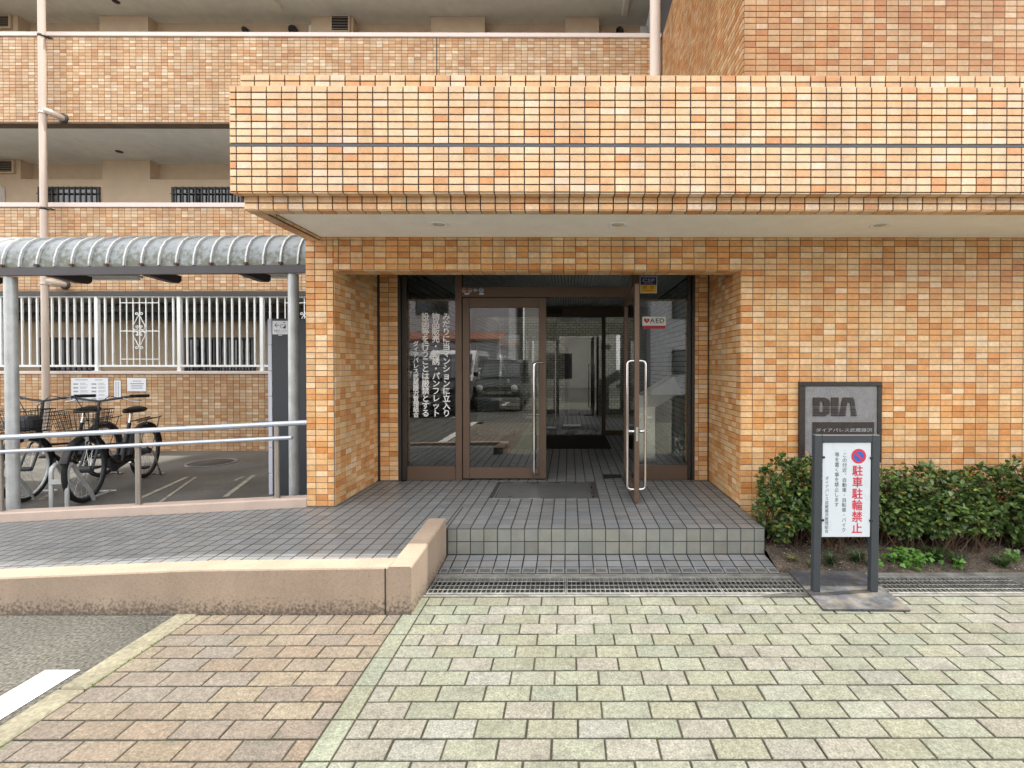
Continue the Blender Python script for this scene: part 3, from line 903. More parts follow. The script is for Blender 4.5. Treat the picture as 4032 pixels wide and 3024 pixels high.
def pipe(name, x_top, x_bot, Y, r, z0, z1, label, bands):
    t = thing(name, label, 'downpipe', (x_bot, Y, z0))
    mb = MB(); mb.tube([(x_bot, Y, z0), (x_top, Y, z1)], r, 18); part('pipe', mb, M['pipe'], t)
    for z, dk in bands:
        x = x_bot + (x_top - x_bot) * (z - z0) / (z1 - z0)
        mb = MB(); mb.lathe([(r + .001, -.018), (r + .006, -.018), (r + .006, .018), (r + .001, .018)], (x, Y, z), n=18)
        mb.box(x + r * .9, x + r * .9 + .07, Y - .012, Y + .06, z - .008, z + .008)
        part('pipe_clip', mb, M['dark'] if dk else M['pipe'], t)
    return t


t = pipe('downpipe', -8.13, -8.13, 7.36, .045, .06, 9.0, 'pinkish beige downpipe down the gallery front above the bicycles', ((Z_(157, 7.36), 1), (Z_(826, 7.36), 1), (Z_(1120, 7.36), 0), (Z_(455, 7.36), 0)))
for py in (450, 1113):
    z = Z_(py, 7.36)
    mb = MB(); mb.tube([(-8.09, 7.36, z + .02), (-8.03, 7.38, z), (-8.0, 7.5, z - .01), (-8.0, 7.545, z - .01)], .042, 12); part('elbow', mb, M['pipe'], t)
    mb = MB(); mb.lathe([(.043, -.02), (.075, -.02), (.075, .0), (.043, .0)], (-8.0, 7.545, z - .01), 'y', 18); part('flange', mb, M['dark'], t)
pipe('downpipe', X_(2577, 5.0), X_(2577, 5.0), 5.0, .055, 3.2, 9.5, 'pale pinkish downpipe standing on the canopy roof beside the tower', ((3.72, 1),))

# ------------------------------------------------------------------ white railing
rl = thing('gallery_railing', 'white metal railing with scroll ornament on the lowest parapet', 'railing', (-4.5, YG + .05, 1.335))
YR = YG + .06
zr0, zr1, zb0, zb1 = Z_(1173, YR), Z_(1163, YR), Z_(1445, YR), Z_(1437, YR)
mb = MB(); mb.box(-10.4, -2.23, YR - .022, YR + .022, zr0, zr1, .005); part('top_rail', mb, M['white'], rl)
mb = MB(); mb.box(-10.4, -2.23, YR - .018, YR + .018, zb0, zb1, .004); part('bottom_rail', mb, M['white'], rl)
PX = [70 - 322, 70, 392, 714, 1037, 1360]
mb = MB(); mb.box(-.028, .028, -.028, .028, 0, zr1 + .05 - 1.336, .005); mb.lathe([(.0, .004), (.055, .004), (.055, .0)], (0, 0, 0), n=12)
pm = mb.mesh('post', M['white'])
mb = MB(); mb.box(-.0115, .0115, -.0115, .0115, zb1, zr0); bm_ = mb.mesh('baluster', M['white'])
mb = MB(); mb.box(-.0065, .0065, -.0065, .0065, zb1, zr0); bs_ = mb.mesh('baluster', M['white'])
for px in PX:
    o = link('post', pm, rl); o.location = (X_(px, YR), YR, 1.336)


def spiral(cx, cz, r, turns, a0, sgn, n=14):
    out = []
    for i in range(n + 1):
        t = i / n
        a = a0 + sgn * turns * 2 * math.pi * t
        out.append((cx + math.cos(a) * r * (1 - .72 * t), cz + math.sin(a) * r * (1 - .72 * t)))
    return out


for i, px in enumerate(PX[:-1]):
    x0, x1 = X_(px, YR), X_(PX[i + 1], YR)
    orn = i in (2, 4, 0)
    xm = X_(px + 165.5, YR)
    bars = []
    if orn:
        s = 25.2 / F * YR
        small = [xm + s * k for k in (-3, -2, -1, 0, 1, 2, 3)]
        bars = [xm - s * 3 - .12, xm - s * 3 - .24, xm + s * 3 + .11, xm + s * 3 + .23]
        for x in small:
            o = link('baluster', bs_, rl); o.location = (x, YR, 0)
        for py in (1193.5, 1304, 1414):
            z = Z_(py, YR)
            mb = MB(); mb.box(small[0], small[-1], YR - .006, YR + .006, z - .0065, z + .0065); part('ornament_bar', mb, M['white'], rl)
        u = .00148 * YR / 7.55
        zc = Z_(850 + 1253 * .3616, YR)
        for sy in (1, -1):
            for sx in (1, -1):
                pth = [(6, 158), (16, 150), (38, 100), (62, 60), (66, 25), (40, 6), (16, 18), (10, 40)]
                pth = [(sx * a * u + xm, sy * bb * u + zc) for a, bb in pth]
                sp = spiral(xm + sx * 27 * u, zc + sy * 180 * u, 17 * u, 1.05, math.pi if sx > 0 else 0, -sx * sy)
                sp2 = spiral(xm + sx * 24 * u, zc + sy * 42 * u, 14 * u, 1.0, math.pi if sx > 0 else 0, -sx * sy)
                for q in (pth, [pth[0]] + sp, [pth[-1]] + sp2):
                    mb = MB(); mb.tube([(a, YR - .013, z) for a, z in q], .0062, 6); part('scroll', mb, M['white'], rl)
    else:
        n = 11
        bars = [x0 + (x1 - x0) * k / n for k in range(1, n)]
    for x in bars:
        o = link('baluster', bm_, rl); o.location = (x, YR, 0)

# ------------------------------------------------------------------ notices on the low parapet
for (a, b_, c, d, lab, st) in ((287, 432, 1488, 1579, 'largest white notice sheet with rows of small print on the tiled wall', 'big'), (455, 481, 1498, 1572, 'narrow upright white notice strip on the tiled wall', 'strip'), (506, 580, 1488, 1540, 'small landscape white notice with pink heading on the tiled wall', 'small')):
    Yn = YG - .012
    x0, x1, z1, z0 = X_(a, Yn), X_(b_, Yn), Z_(c, Yn), Z_(d, Yn)
    t = thing('notice', lab, 'notice', ((x0 + x1) / 2, Yn, z0), group='paper notices on the wall behind the bicycles')
    mb = MB(); mb.box(x0, x1, Yn - .002, Yn + .004, z0, z1); part('sheet', mb, M['paper'], t)
    mb = MB()
    w, h = x1 - x0, z1 - z0
    yy = Yn - .0026
    def lnb(u0, u1, v0, v1):
        mb.add([(x0 + w * u0, yy, z0 + h * v0), (x0 + w * u1, yy, z0 + h * v0), (x0 + w * u1, yy, z0 + h * v1), (x0 + w * u0, yy, z0 + h * v1)], [(0, 1, 2, 3)])
    if st == 'big':
        lnb(.1, .45, .9, .935); lnb(.64, .84, .9, .935)
        for q in (0.03, .52):
            for k in range(5):
                v = .72 - k * .16
                lnb(q + .03, q + .16, v - .02, v + .05)
                for j in range(3): lnb(q + .21, q + .21 + rng.uniform(.14, .24), v + .05 - j * .035, v + .065 - j * .035)
    elif st == 'strip':
        for u in (.28, .62):
            for k in range(13): lnb(u - .08, u + .1, .92 - k * .066 - .045, .92 - k * .066)
    else:
        lnb(.16, .88, .53, .61); lnb(.2, .82, .36, .44); lnb(.2, .82, .2, .27)
    part('print', mb, M['greyink'], t)
    if st == 'small':
        mb = MB(); 
        for k in range(5): lnb(.3 + k * .09, .37 + k * .09, .72, .8)
        part('heading_print', mb, M['pinkprint'], t)

# ------------------------------------------------------------------ bicycle shelter
SY = 4.35
zs = lambda x: 2.262 + (x + 2.53) * .0105
sh = thing('bicycle_shelter', 'ribbed barrel roof shelter on round grey columns over the bicycles', 'shelter', (-4.5, SY, .06))
XE = X_(1210, SY - .05)
pf = [(0, .0), (.006, .075), (.03, .16), (.075, .23), (.14, .282), (.23, .318), (.45, .36), (.9, .40), (1.4, .38)]
mb = MB()
mb.add([p for x in (-8.6, XE) for p in [(x, SY - .05 + q, zs(x) + .075 + w) for q, w in pf]], [(i, i + 1, len(pf) + i + 1, len(pf) + i) for i in range(len(pf) - 1)], True)
mb.add([p for x in (-8.6, XE) for p in [(x, SY - .05 + q, zs(x) + .068 + w) for q, w in pf]], [(i + len(pf), len(pf) + i + 1, i + 1, i) for i in range(len(pf) - 1)], True)
part('roof', mb, M['shelter'], sh)
x = XE - .07
k = 0
while x > -8.4:
    mb = MB()
    A = [(x - .013, SY - .05 + q, zs(x) + .075 + w) for q, w in pf]
    pn = []
    for i, (q, w) in enumerate(pf):
        d = Vector((pf[min(i + 1, len(pf) - 1)][0] - pf[max(0, i - 1)][0], pf[min(i + 1, len(pf) - 1)][1] - pf[max(0, i - 1)][1])).normalized()
        pn.append((q - d.y * .017, w + d.x * .017))
    v = []
    for dx, pp in ((-.010, pf), (-.007, pn), (.007, pn), (.010, pf)):
        v += [(x + dx, SY - .05 + q, zs(x) + .077 + w) for q, w in pp]
    n = len(pf)
    mb.add(v, [(j * n + i, j * n + i + 1, (j + 1) * n + i + 1, (j + 1) * n + i) for j in range(3) for i in range(n - 1)], False)
    part('roof_rib', mb, M['shelter_rib'], sh)
    if k % 2 == 1:
        mb = MB(); mb.box(x - .012, x + .016, SY - .075, SY - .053, zs(x) + .078, zs(x) + .098); part('rib_clip', mb, pmat('rusty_clip', (.10, .045, .03), .8) if k == 1 else bpy.data.materials['rusty_clip'], sh)
    x -= .157; k += 1
mb = MB(); mb.add([p for x in (-8.6, XE) for p in [(x, SY - .06, zs(x)), (x, SY - .06, zs(x) + .072), (x, SY - .02, zs(x) + .072), (x, SY - .02, zs(x))]], [(0, 1, 5, 4), (1, 2, 6, 5), (2, 3, 7, 6), (3, 0, 4, 7), (0, 3, 2, 1), (4, 5, 6, 7)], False)
part('fascia_beam', mb, M['fascia'], sh)
for px in (55, 1159, -1049):
    x = X_(px, SY)
    mb = MB(); mb.tube([(x, SY, .06), (x, SY, zs(x) - .002)], .045, 20); part('column', mb, M['galv'], sh)
for px in (213, 589, 965, -163):
    x = X_(px, SY)
    z = zs(x)
    mb = MB(); mb.prism([(SY - .015, z + .06), (SY - .015, z - .004), (4.60, z - .02), (4.66, z - .016), (4.69, z + .01), (4.69, z + .06)], 0, x - .035, x + .035)
    part('roof_bracket', mb, M['fascia'], sh)
mb = MB(); mb.box(-8.6, XE, 5.62, 5.7, zs(-4) + .36, zs(-4) + .44); part('rear_beam', mb, M['fascia'], sh)
for a, b_, lab in ((351, 564, 'tube light under the shelter roof left, above the front bicycle'), (958, 1150, 'tube light under the shelter roof next to the right column')):
    Yt = 5.0
    x0, x1 = X_(a, Yt), X_(b_, Yt)
    z = Z_(1098 if a < 600 else 1090, Yt)
    t = thing('tube_light', lab, 'tube light', ((x0 + x1) / 2, Yt, z), group='tube lights under the shelter roof')
    mb = MB(); mb.box(x0, x1, Yt - .035, Yt + .035, z + .006, z + .03, .006); mb.box(x0 + .1, x0 + .12, Yt - .01, Yt + .01, z + .03, z + .34); mb.box(x1 - .12, x1 - .1, Yt - .01, Yt + .01, z + .03, z + .34); part('housing', mb, M['tubelight'], t)
    mb = MB(); mb.tube([(x0 + .02, Yt, z - .008), (x1 - .02, Yt, z - .008)], .014, 10); part('tube', mb, M['paper'], t)

# ------------------------------------------------------------------ text
GL = {}


def glyphs(chars):
    objs = []
    for ch in set(chars):
        if ch in GL: continue
        c = bpy.data.curves.new('g', 'FONT'); c.body = ch; c.size = 1; c.resolution_u = 3
        c.offset = .004 if ord(ch) > 255 else .02
        o = bpy.data.objects.new('g', c); COL.objects.link(o); objs.append((ch, o))
    bpy.context.view_layer.update()
    dg = bpy.context.evaluated_depsgraph_get()
    for ch, o in objs:
        me = bpy.data.meshes.new_from_object(o.evaluated_get(dg))
        xs = [v.co.x for v in me.vertices] or [0]
        GL[ch] = ([(v.co.x, v.co.y) for v in me.vertices], [tuple(p.vertices) for p in me.polygons], max(xs))
        bpy.data.meshes.remove(me)
        c = o.data
        bpy.data.objects.remove(o); bpy.data.curves.remove(c)


def vbold(mb, s, xc, ztop, pitch, size, y, wide=1.0, w=.02):
    for i, (dx, dz) in enumerate(((0, 0), (w, 0), (-w, 0), (0, w), (0, -w))):
        vtext(mb, s, xc + dx * size, ztop + dz * size, pitch, size, y - .0002 * i, wide)


def vtext(mb, s, xc, ztop, pitch, size, y, wide=1.0):
    for i, ch in enumerate(s):
        v, f, _ = GL[ch]
        ox, oz = xc - .5 * size * wide, ztop - pitch * i - pitch / 2 - .38 * size
        if ch == '、': ox, oz = ox + .55 * size, oz + .5 * size
        mb.add([(ox + a * size * wide, y, oz + b_ * size) for a, b_ in v], f, False)


def htext(mb, s, x0, x1, zbase, size, y, wide=None):
    adv, pos = 0, []
    for ch in s:
        v, f, mx = GL[ch]
        pos.append(adv); adv += (1.0 if ord(ch) > 255 else mx + .07)
    k = (x1 - x0) / adv
    for ch, p in zip(s, pos):
        v, f, _ = GL[ch]
        mb.add([(x0 + (p + a) * k, y, zbase + b_ * size) for a, b_ in v], f, False)


TXT = ['みだりに当マンションに立入り', '物品販売・勧誘・パンフレット', '投函等を行うことは厳禁とする', 'ダイアパレス武蔵藤沢管理組合',
       '駐車駐輪禁止', 'この付近、自動車・自転車・バイク', '等を置く事を禁止します', '宅配ボックス', 'CSPAED', '警備', 'ご利用の際はこちらへ']
glyphs(''.join(TXT))

# ------------------------------------------------------------------ glazed entrance
YD = 4.95
gx, gz = (lambda p: X_(p, YD)), (lambda p: Z_(p, YD))
ge = thing('glass_entrance', 'brown framed glass entrance with one door standing open', 'entrance', (-.23, YD, .22))
ZT, ZF = 2.45, .2205


def fr(name, px0, px1, z0, z1, y0=YD - .03, y1=YD + .05, mat='brown', p=None, b=.003):
    mb = MB(); mb.box(gx(px0), gx(px1), y0, y1, z0, z1, b)
    return part(name, mb, M[mat], p or ge)


fr('jamb_frame', 1569, 1584, ZF, ZT, YD - .045, YD + .05, 'dark'); fr('jamb_frame', 1586, 1604, ZF, ZT, YD - .02, YD + .05, 'dark')
fr('jamb_frame', 2707, 2720, ZF, ZT, YD - .02, YD + .05, 'dark'); fr('jamb_frame', 2722, 2736, ZF, ZT, YD - .045, YD + .05, 'dark')
fr('mullion', 1796, 1821, ZF, ZT); fr('mullion', 2490, 2514, ZF, ZT)
fr('transom', 1822, 2489, gz(1171), gz(1131))
fr('sill_panel', 1606, 1795, ZF + .002, gz(1835)); fr('sill_panel', 2515, 2706, ZF + .002, gz(1832))


def pane(px0, px1, z0, z1, p=None, name='pane'):
    mb = MB(); x0, x1 = gx(px0), gx(px1)
    mb.add([(x0, YD, z0), (x1, YD, z0), (x1, YD, z1), (x0, YD, z1)], [(0, 1, 2, 3)])
    mb.add([(x0, YD + .006, z0), (x1, YD + .006, z0), (x1, YD + .006, z1), (x0, YD + .006, z1)], [(3, 2, 1, 0)])
    mb.f.pop(); mb.c.pop(); mb.sm.pop()
    return part(name, mb, M['glass'], p or ge)


pane(1604, 1797, gz(1836), ZT); pane(2513, 2708, gz(1833), ZT); pane(1821, 2490, gz(1132), ZT)


def dhandle(name, pts, r, parent):
    mb = MB(); mb.tube(pts, r, 12)
    return part(name, mb, M['chrome'], parent)


def bend(p0, p1, p2, rad, n=5):
    """corner at p1 rounded"""
    p0, p1, p2 = Vector(p0), Vector(p1), Vector(p2)
    a, c = (p0 - p1).normalized() * rad + p1, (p2 - p1).normalized() * rad + p1
    return [((1 - t) ** 2) * a + 2 * t * (1 - t) * p1 + t * t * c for t in [i / n for i in range(n + 1)]]


# closed door
mb = MB()
x0, x1 = gx(1824), gx(2151)
zt_, zb_ = gz(1174), gz(1883)
y0, y1 = YD - .022, YD + .022
mb.box(x0, gx(1850), y0, y1, zb_, zt_, .003); mb.box(gx(2122), x1, y0, y1, zb_, zt_, .003)
mb.box(gx(1850), gx(2122), y0, y1, gz(1212), zt_, .003); mb.box(gx(1850), gx(2122), y0, y1, zb_, gz(1840), .003)
dl = part('door', mb, M['brown'], ge, label='closed glass door left')
pane(1848, 2124, gz(1842), gz(1210), dl, 'door_pane')
hx = gx(2105)
zt2, zb2 = gz(1427), gz(1862)
yh = YD - .085
pts = [(gx(2136), YD - .022, zt2)] + bend((gx(2136), YD - .022, zt2), (hx, yh, zt2), (hx, yh, zt2 - .3), .04) + bend((hx, yh, zb2 + .3), (hx, yh, zb2), (gx(2126), YD - .022, zb2), .04) + [(gx(2118), YD - .022, zb2)]
dhandle('handle', pts, .0145, dl)
# open door, swung out towards the street
mb = MB()
dx0, dx1, ya, yb = .571, .611, 4.085, 4.925
zb3, zt3 = .228, gz(1174)
mb.box(dx0, dx1, ya, ya + .075, zb3, zt3, .003); mb.box(dx0, dx1, yb - .075, yb, zb3, zt3, .003)
mb.box(dx0, dx1, ya + .075, yb - .075, zt3 - .10, zt3, .003); mb.box(dx0, dx1, ya + .075, yb - .075, zb3, zb3 + .115, .003)
do = part('door', mb, M['brown'], ge, label='open glass door seen edge on')
mb = MB(); mb.add([(.591, ya + .073, zb3 + .11), (.591, yb - .073, zb3 + .11), (.591, yb - .073, zt3 - .098), (.591, ya + .073, zt3 - .098)], [(0, 1, 2, 3)])
part('door_pane', mb, M['glass'], do)
for sx in (-1, 1):
    xs_ = .591 + sx * .02
    xo = .591 + sx * .078
    zA, zB = Z_(1421, 4.12), Z_(1929, 4.12)
    yy = ya + .04
    pts = [(xs_, yy, zA)] + bend((xs_, yy, zA), (xo, yy, zA), (xo, yy, zA - .3), .035) + bend((xo, yy, zB + .3), (xo, yy, zB), (xs_, yy, zB), .035) + [(xs_, yy, zB)]
    dhandle('handle', pts, .0125, do)
    mb = MB(); mb.lathe([(.0, sx * .045), (.012, sx * .045), (.014, sx * .03), (.014, 0), (.02, 0)], (.591 + sx * .021, yy - .004, Z_(1700, 4.1)), 'x', 14); part('thumb_turn', mb, M['chrome'], do)
mb = MB(); mb.box(.581, .602, ya - .0035, ya - .0005, Z_(1738, ya), Z_(1682, ya)); part('lock_plate', mb, M['steel'], do)
mb = MB(); mb.box(gx(2378), .56, 5.02, 5.1, .2205, .245, .008); mb.box(gx(2378), gx(2400), 5.0, 5.03, .2205, .232)
solo('door_stop', mb, M['black'], 'low black door stop on the floor inside the open doorway', 'door stop')

# vestibule: walls, ceiling, inner door
BR = lambda: pick([(.6, (.37, .42, .41)), (.4, (.32, .365, .36))])


def brick_wall(name, O, U, us0, us1, z0, z1, nrm, bw=.215, bh=.066, thick=None, vis=True):
    O, U = Vector(O), Vector(U)
    mb = MB()
    N_ = U.cross(UZ)
    a, b_ = O + U * us0, O + U * us1
    th = -N_ * .1
    mb.add([a + UZ * z0, b_ + UZ * z0, b_ + UZ * z1, a + UZ * z1, a + th + UZ * z0, b_ + th + UZ * z0, b_ + th + UZ * z1, a + th + UZ * z1],
           [(0, 1, 2, 3), (5, 4, 7, 6), (1, 5, 6, 2), (4, 0, 3, 7), (3, 2, 6, 7)], False)
    w = struct(name, mb, M['brick_joint'])
    lay = Layer('brick', pmat('interior_brick', src='obj', rough=.55, var=.1, scale=12, fine=.08) if 'interior_brick' not in bpy.data.materials else bpy.data.materials['interior_brick'], M['brick_in'], t=.009, b=.003, sink=.001, gap=.010)
    r = 0
    for c, d in cells(z0, z1, z0, bh, .02):
        lay.field(O, U, UZ, cells(us0, us1, us0 + (bw / 2 if r % 2 else 0), bw, .02), [(c, d)], BR, vis=vis)
        r += 1
    lay.build(w, 300, 'bricks_beyond')
    return w


brick_wall('vestibule_wall', (-1.70, 0, 0), UY, 5.0, 8.2, .22, 2.46, 1)
brick_wall('vestibule_wall', (1.42, 0, 0), -UY, -8.2, -5.0, .22, 2.46, 1)
brick_wall('lobby_wall', (0, 11.4, 0), UX, -1.7, 1.42, .22, 4.0, 1, .14, .06)
brick_wall('lobby_wall', (-1.70, 0, 0), UY, 8.2, 11.4, .22, 2.46, 1, vis=False)
mb = MB(); mb.box(-1.8, -1.7, 9.7, 11.4, 2.47, 4.0); mb.box(1.42, 1.5, 9.7, 11.4, 2.47, 4.0); struct('added_light_well_wall', mb, M['housepale'])  # light well added out of view, lets daylight down into the lobby
brick_wall('lobby_wall', (1.42, 0, 0), -UY, -11.4, -8.2, .22, 2.46, 1, vis=False)
mb = MB()
mb.box(-1.985, 1.457, 4.192, 4.90, 2.462, 2.6); mb.box(-1.8, 1.52, 4.90, 9.62, 2.478, 2.6)
vc = struct('vestibule_ceiling', mb, M['joint_dark'])
mb = MB(); mb.box(-.0165, .0165, 5.005, 8.14, 2.462, 2.474); sl = mb.mesh('ceiling_slat', M['ceil_in'])
x = -1.67
while x < 1.41:
    o = link('ceiling_slat', sl, vc); o.location = (x, 0, 0); x += .04
mb = MB(); mb.box(-1.69, 1.41, 8.26, 9.7, 2.45, 2.476); struct('lobby_ceiling', mb, M['ceil_in'])  # stops short, left open above for the added light well
mb = MB(); mb.box(-1.988, gx(1569), 5.02, 5.1, .2, 2.46); mb.box(gx(2737), 1.459, 5.02, 5.1, .2, 2.46); struct('recess_return_wall', mb, M['joint_mid'])

ig = thing('inner_glass_door', 'bronze framed sliding glass door deeper inside the vestibule', 'glass door', (0, 8.2, .22))
YI2 = 8.2
ix, iz = (lambda p: X_(p, YI2)), (lambda p: Z_(p, YI2))
def ifr(name, x0, x1, z0, z1, mat, y0=8.16, y1=8.24):
    mb = MB(); mb.box(x0, x1, y0, y1, z0, z1, .003); return part(name, mb, M[mat], ig)
ifr('header', -1.69, 1.41, iz(1249), 2.445, 'brown_in')
ifr('frame_post', ix(2369), ix(2384), .221, iz(1249) - .001, 'brown_in'); ifr('frame_post', 1.33, 1.41, .221, iz(1249) - .001, 'brown_in'); ifr('frame_post', -1.69, -1.6, .221, iz(1249) - .001, 'brown_in')
ifr('top_rail', ix(2190), ix(2368), iz(1267), iz(1250), 'steel', 8.185, 8.215); ifr('bottom_rail', ix(2150), ix(2368), .23, iz(1693), 'steel', 8.185, 8.215)
ifr('stile', ix(2186), ix(2190), .23, iz(1267), 'steel', 8.185, 8.215)
ifr('sill_panel', ix(2385), 1.329, .222, iz(1694), 'brown_in')
ifr('sill_panel', -1.599, ix(2149), .222, iz(1694), 'steel')
mb = MB(); mb.add([(-1.6, 8.2, .24), (1.33, 8.2, .24), (1.33, 8.2, iz(1251)), (-1.6, 8.2, iz(1251))], [(0, 1, 2, 3)]); part('pane', mb, M['glass'], ig)
mb = MB(); mb.box(ix(2157), ix(2215), 8.12, 8.158, iz(1237), iz(1219), .006); part('sensor', mb, M['black'], ig)
mb = MB(); mb.box(-1.1, .62, 6.8, 8.08, .2205, .229, .003)
solo('entrance_mat', mb, M['matcloth'], 'dark worn entrance mat on the vestibule floor', 'mat')
# lobby door beyond
ld = thing('lobby_door', 'dark framed lobby door beyond the inner glass door', 'door', (.35, 11.36, .22))
mb = MB(); mb.box(-.1, .0, 11.3, 11.38, .221, 2.1); mb.box(.62, .7, 11.3, 11.38, .221, 2.1); mb.box(0, .62, 11.3, 11.38, 2.02, 2.1); part('frame', mb, M['dark'], ld)
mb = MB(); mb.box(0.002, .618, 11.33, 11.36, .225, 2.018); part('leaf', mb, M['glass_dark'], ld)
bd = thing('notice_board', 'dark notice board on the left vestibule wall', 'notice board', (-1.64, 7.2, 1.0))
mb = MB(); mb.box(-1.688, -1.66, 6.6, 7.9, 1.0, 1.75); part('frame', mb, M['dark'], bd)
mb = MB()
for k in range(4): mb.box(-1.659, -1.655, 6.68 + k * .3, 6.9 + k * .3, 1.25, 1.6)
part('sheets', mb, M['paper'], bd, kind='stuff')

# intercom pedestal
ip = thing('intercom_stand', 'silver intercom pedestal with tilted head behind the right sidelight', 'intercom', (.9, 5.2, .22))
mb = MB(); YP = 5.14
mb.box(.72, X_(2582, YP), YP, YP + .16, .2205, Z_(1575, YP) + .06, .006); part('pedestal', mb, M['steel'], ip)
mb = MB(); P4 = [W(2478, 1640, YP), W(2651, 1483, YP), W(2686, 1543, YP), W(2582, 1602, YP), W(2545, 1600, YP)]
P4 = [(X_(2505, YP), Z_(1560, YP)), (X_(2582, YP), Z_(1603, YP)), (X_(2685, YP), Z_(1543, YP)), (X_(2651, YP), Z_(1483, YP)), (X_(2500, YP), Z_(1558, YP))]
P4 = [(.72, Z_(1602, YP)), (X_(2582, YP), Z_(1603, YP)), (X_(2685, YP), Z_(1543, YP)), (X_(2651, YP), Z_(1483, YP)), (.72, Z_(1575, YP))]
mb.prism(P4[::-1], 1, YP - .02, YP + .3); part('head', mb, pmat('satin_steel_head', (.88, .88, .86), .45, metal=.0), ip)
for px, py, lab in ((2660, 1660, 'grey lever switch box'),):
    pass
mb = MB(); mb.box(1.375, 1.408, 5.55, 5.62, Z_(1708, 5.6), Z_(1665, 5.6), .006); solo('card_reader', mb, M['white'], 'small white card reader on the right vestibule wall', 'card reader')

for i, (px, Yn_, w_, lab) in enumerate(((2250, 8.9, .34, 'folded newspapers on the floor behind the inner glass door'), (2166, 8.6, .2, 'small paper pile on the lobby floor beside the door frame'))):
    t = thing('newspaper_pile', lab, 'newspapers', (X_(px, Yn_), Yn_, .222))
    for k in range(3):
        x = X_(px, Yn_) + rng.uniform(-.03, .03); a = rng.uniform(-.02, .02)
        mb = MB(); mb.box(x - w_ / 2, x + w_ / 2, Yn_ + a, Yn_ + .24 + a, .2215 + k * .021, .2405 + k * .021, .006)
        part('newspaper', mb, M['paper'] if k != 1 else M['greyprint'], t)

# lettering and stickers on the glass
mb = MB()
YL = YD - .002
x4 = [X_(p, YL) for p in (1758, 1717, 1675.7)]
pit = 29.2 / F * YL
for s_, xx in zip(TXT[:3], x4): vbold(mb, s_, xx, Z_(1232, YL), pit, pit * 1.07, YL)
p4 = 21.45 / F * YL
vbold(mb, TXT[3], X_(1638, YL), Z_(1343, YL), p4, p4 * 1.08, YL)
solo('window_lettering', mb, M['print_white'], 'white vertical Japanese lettering on the left sidelight glass', 'lettering')


def quad(mb, x0, x1, z0, z1, y):
    mb.add([(x0, y, z0), (x1, y, z0), (x1, y, z1), (x0, y, z1)], [(0, 1, 2, 3)])


ws = thing('security_sticker', 'blue and yellow security sticker at the top of the right sidelight', 'sticker', (gx(2553), YD, gz(1155)))
x0, x1, z1, z0 = gx(2520), gx(2586), gz(1090), gz(1155)
zm = gz(1122); e = .005
mb = MB(); mb.box(x0, x1, YD - .004, YD - .002, z0, z1); part('backing', mb, M['paper'], ws)
mb = MB(); quad(mb, x0 + e, x1 - e, zm, z1 - e, YD - .0046); part('blue_field', mb, M['navy'], ws)
mb = MB(); quad(mb, x0 + e, x1 - e, z0 + e, zm, YD - .0046); part('yellow_field', mb, M['yellow'], ws)
mb = MB(); htext(mb, 'CSP', x0 + .022, x1 - .018, gz(1111), .048, YD - .0052); quad(mb, x0 + .04, x1 - .04, gz(1116.5), gz(1115), YD - .0052); part('lettering', mb, M['greyprint'], ws)
mb = MB()
for a in (2533.5, 2561): quad(mb, gx(a), gx(a + 11), gz(1138), gz(1127), YD - .0052)
quad(mb, gx(2536), gx(2571), gz(1145.5), gz(1143.5), YD - .0052); part('red_marks', mb, M['red'], ws)
mb = MB()
for ch, a in zip('警備', (2533.5, 2561)):
    v, f, _ = GL[ch]; mb.add([(gx(a) + .002 + p * .026, YD - .0056, gz(1136.5) + q * .026) for p, q in v], f, False)
part('red_mark_print', mb, M['yellow'], ws)

ae = thing('defibrillator_sticker', 'white AED sticker with a red heart on the right sidelight', 'sticker', (gx(2575), YD, gz(1294)))
x0, x1, z1, z0 = gx(2529), gx(2621), gz(1247), gz(1294)
zm = gz(1282)
mb = MB(); mb.box(x0, x1, YD - .0042, YD - .002, zm, z1); part('backing', mb, M['print_white'], ae)
mb = MB(); mb.box(x0 + .004, x1 - .003, YD - .0042, YD - .002, z0, zm); part('red_strip', mb, M['red'], ae)
mb = MB(); htext(mb, 'AED', gx(2559), gx(2617), gz(1270.5), .062, YD - .0048); quad(mb, gx(2558), gx(2614), gz(1275.5), gz(1274.5), YD - .0048); part('lettering', mb, M['ink'], ae)
mb = MB(); hcx, hcz = gx(2546), gz(1263)
hp = []
for k in range(28):
    t = 2 * math.pi * k / 28
    hp.append((hcx + .0019 * 16 * math.sin(t) ** 3, YD - .0048, hcz + .0019 * (13 * math.cos(t) - 5 * math.cos(2 * t) - 2 * math.cos(3 * t) - math.cos(4 * t))))
mb.add(hp[::-1], [tuple(range(28))], False); part('heart', mb, M['red'], ae)
mb = MB(); mb.add([(hcx + .004, YD - .0053, hcz + .02), (hcx - .004, YD - .0053, hcz - .002), (hcx + .004, YD - .0053, hcz + .002), (hcx + .002, YD - .0053, hcz - .018), (hcx + .012, YD - .0053, hcz + .008), (hcx + .005, YD - .0053, hcz + .006), (hcx + .016, YD - .0053, hcz + .026)], [(0, 1, 2, 3, 4, 5, 6)], False); part('bolt', mb, M['yellow'], ae)

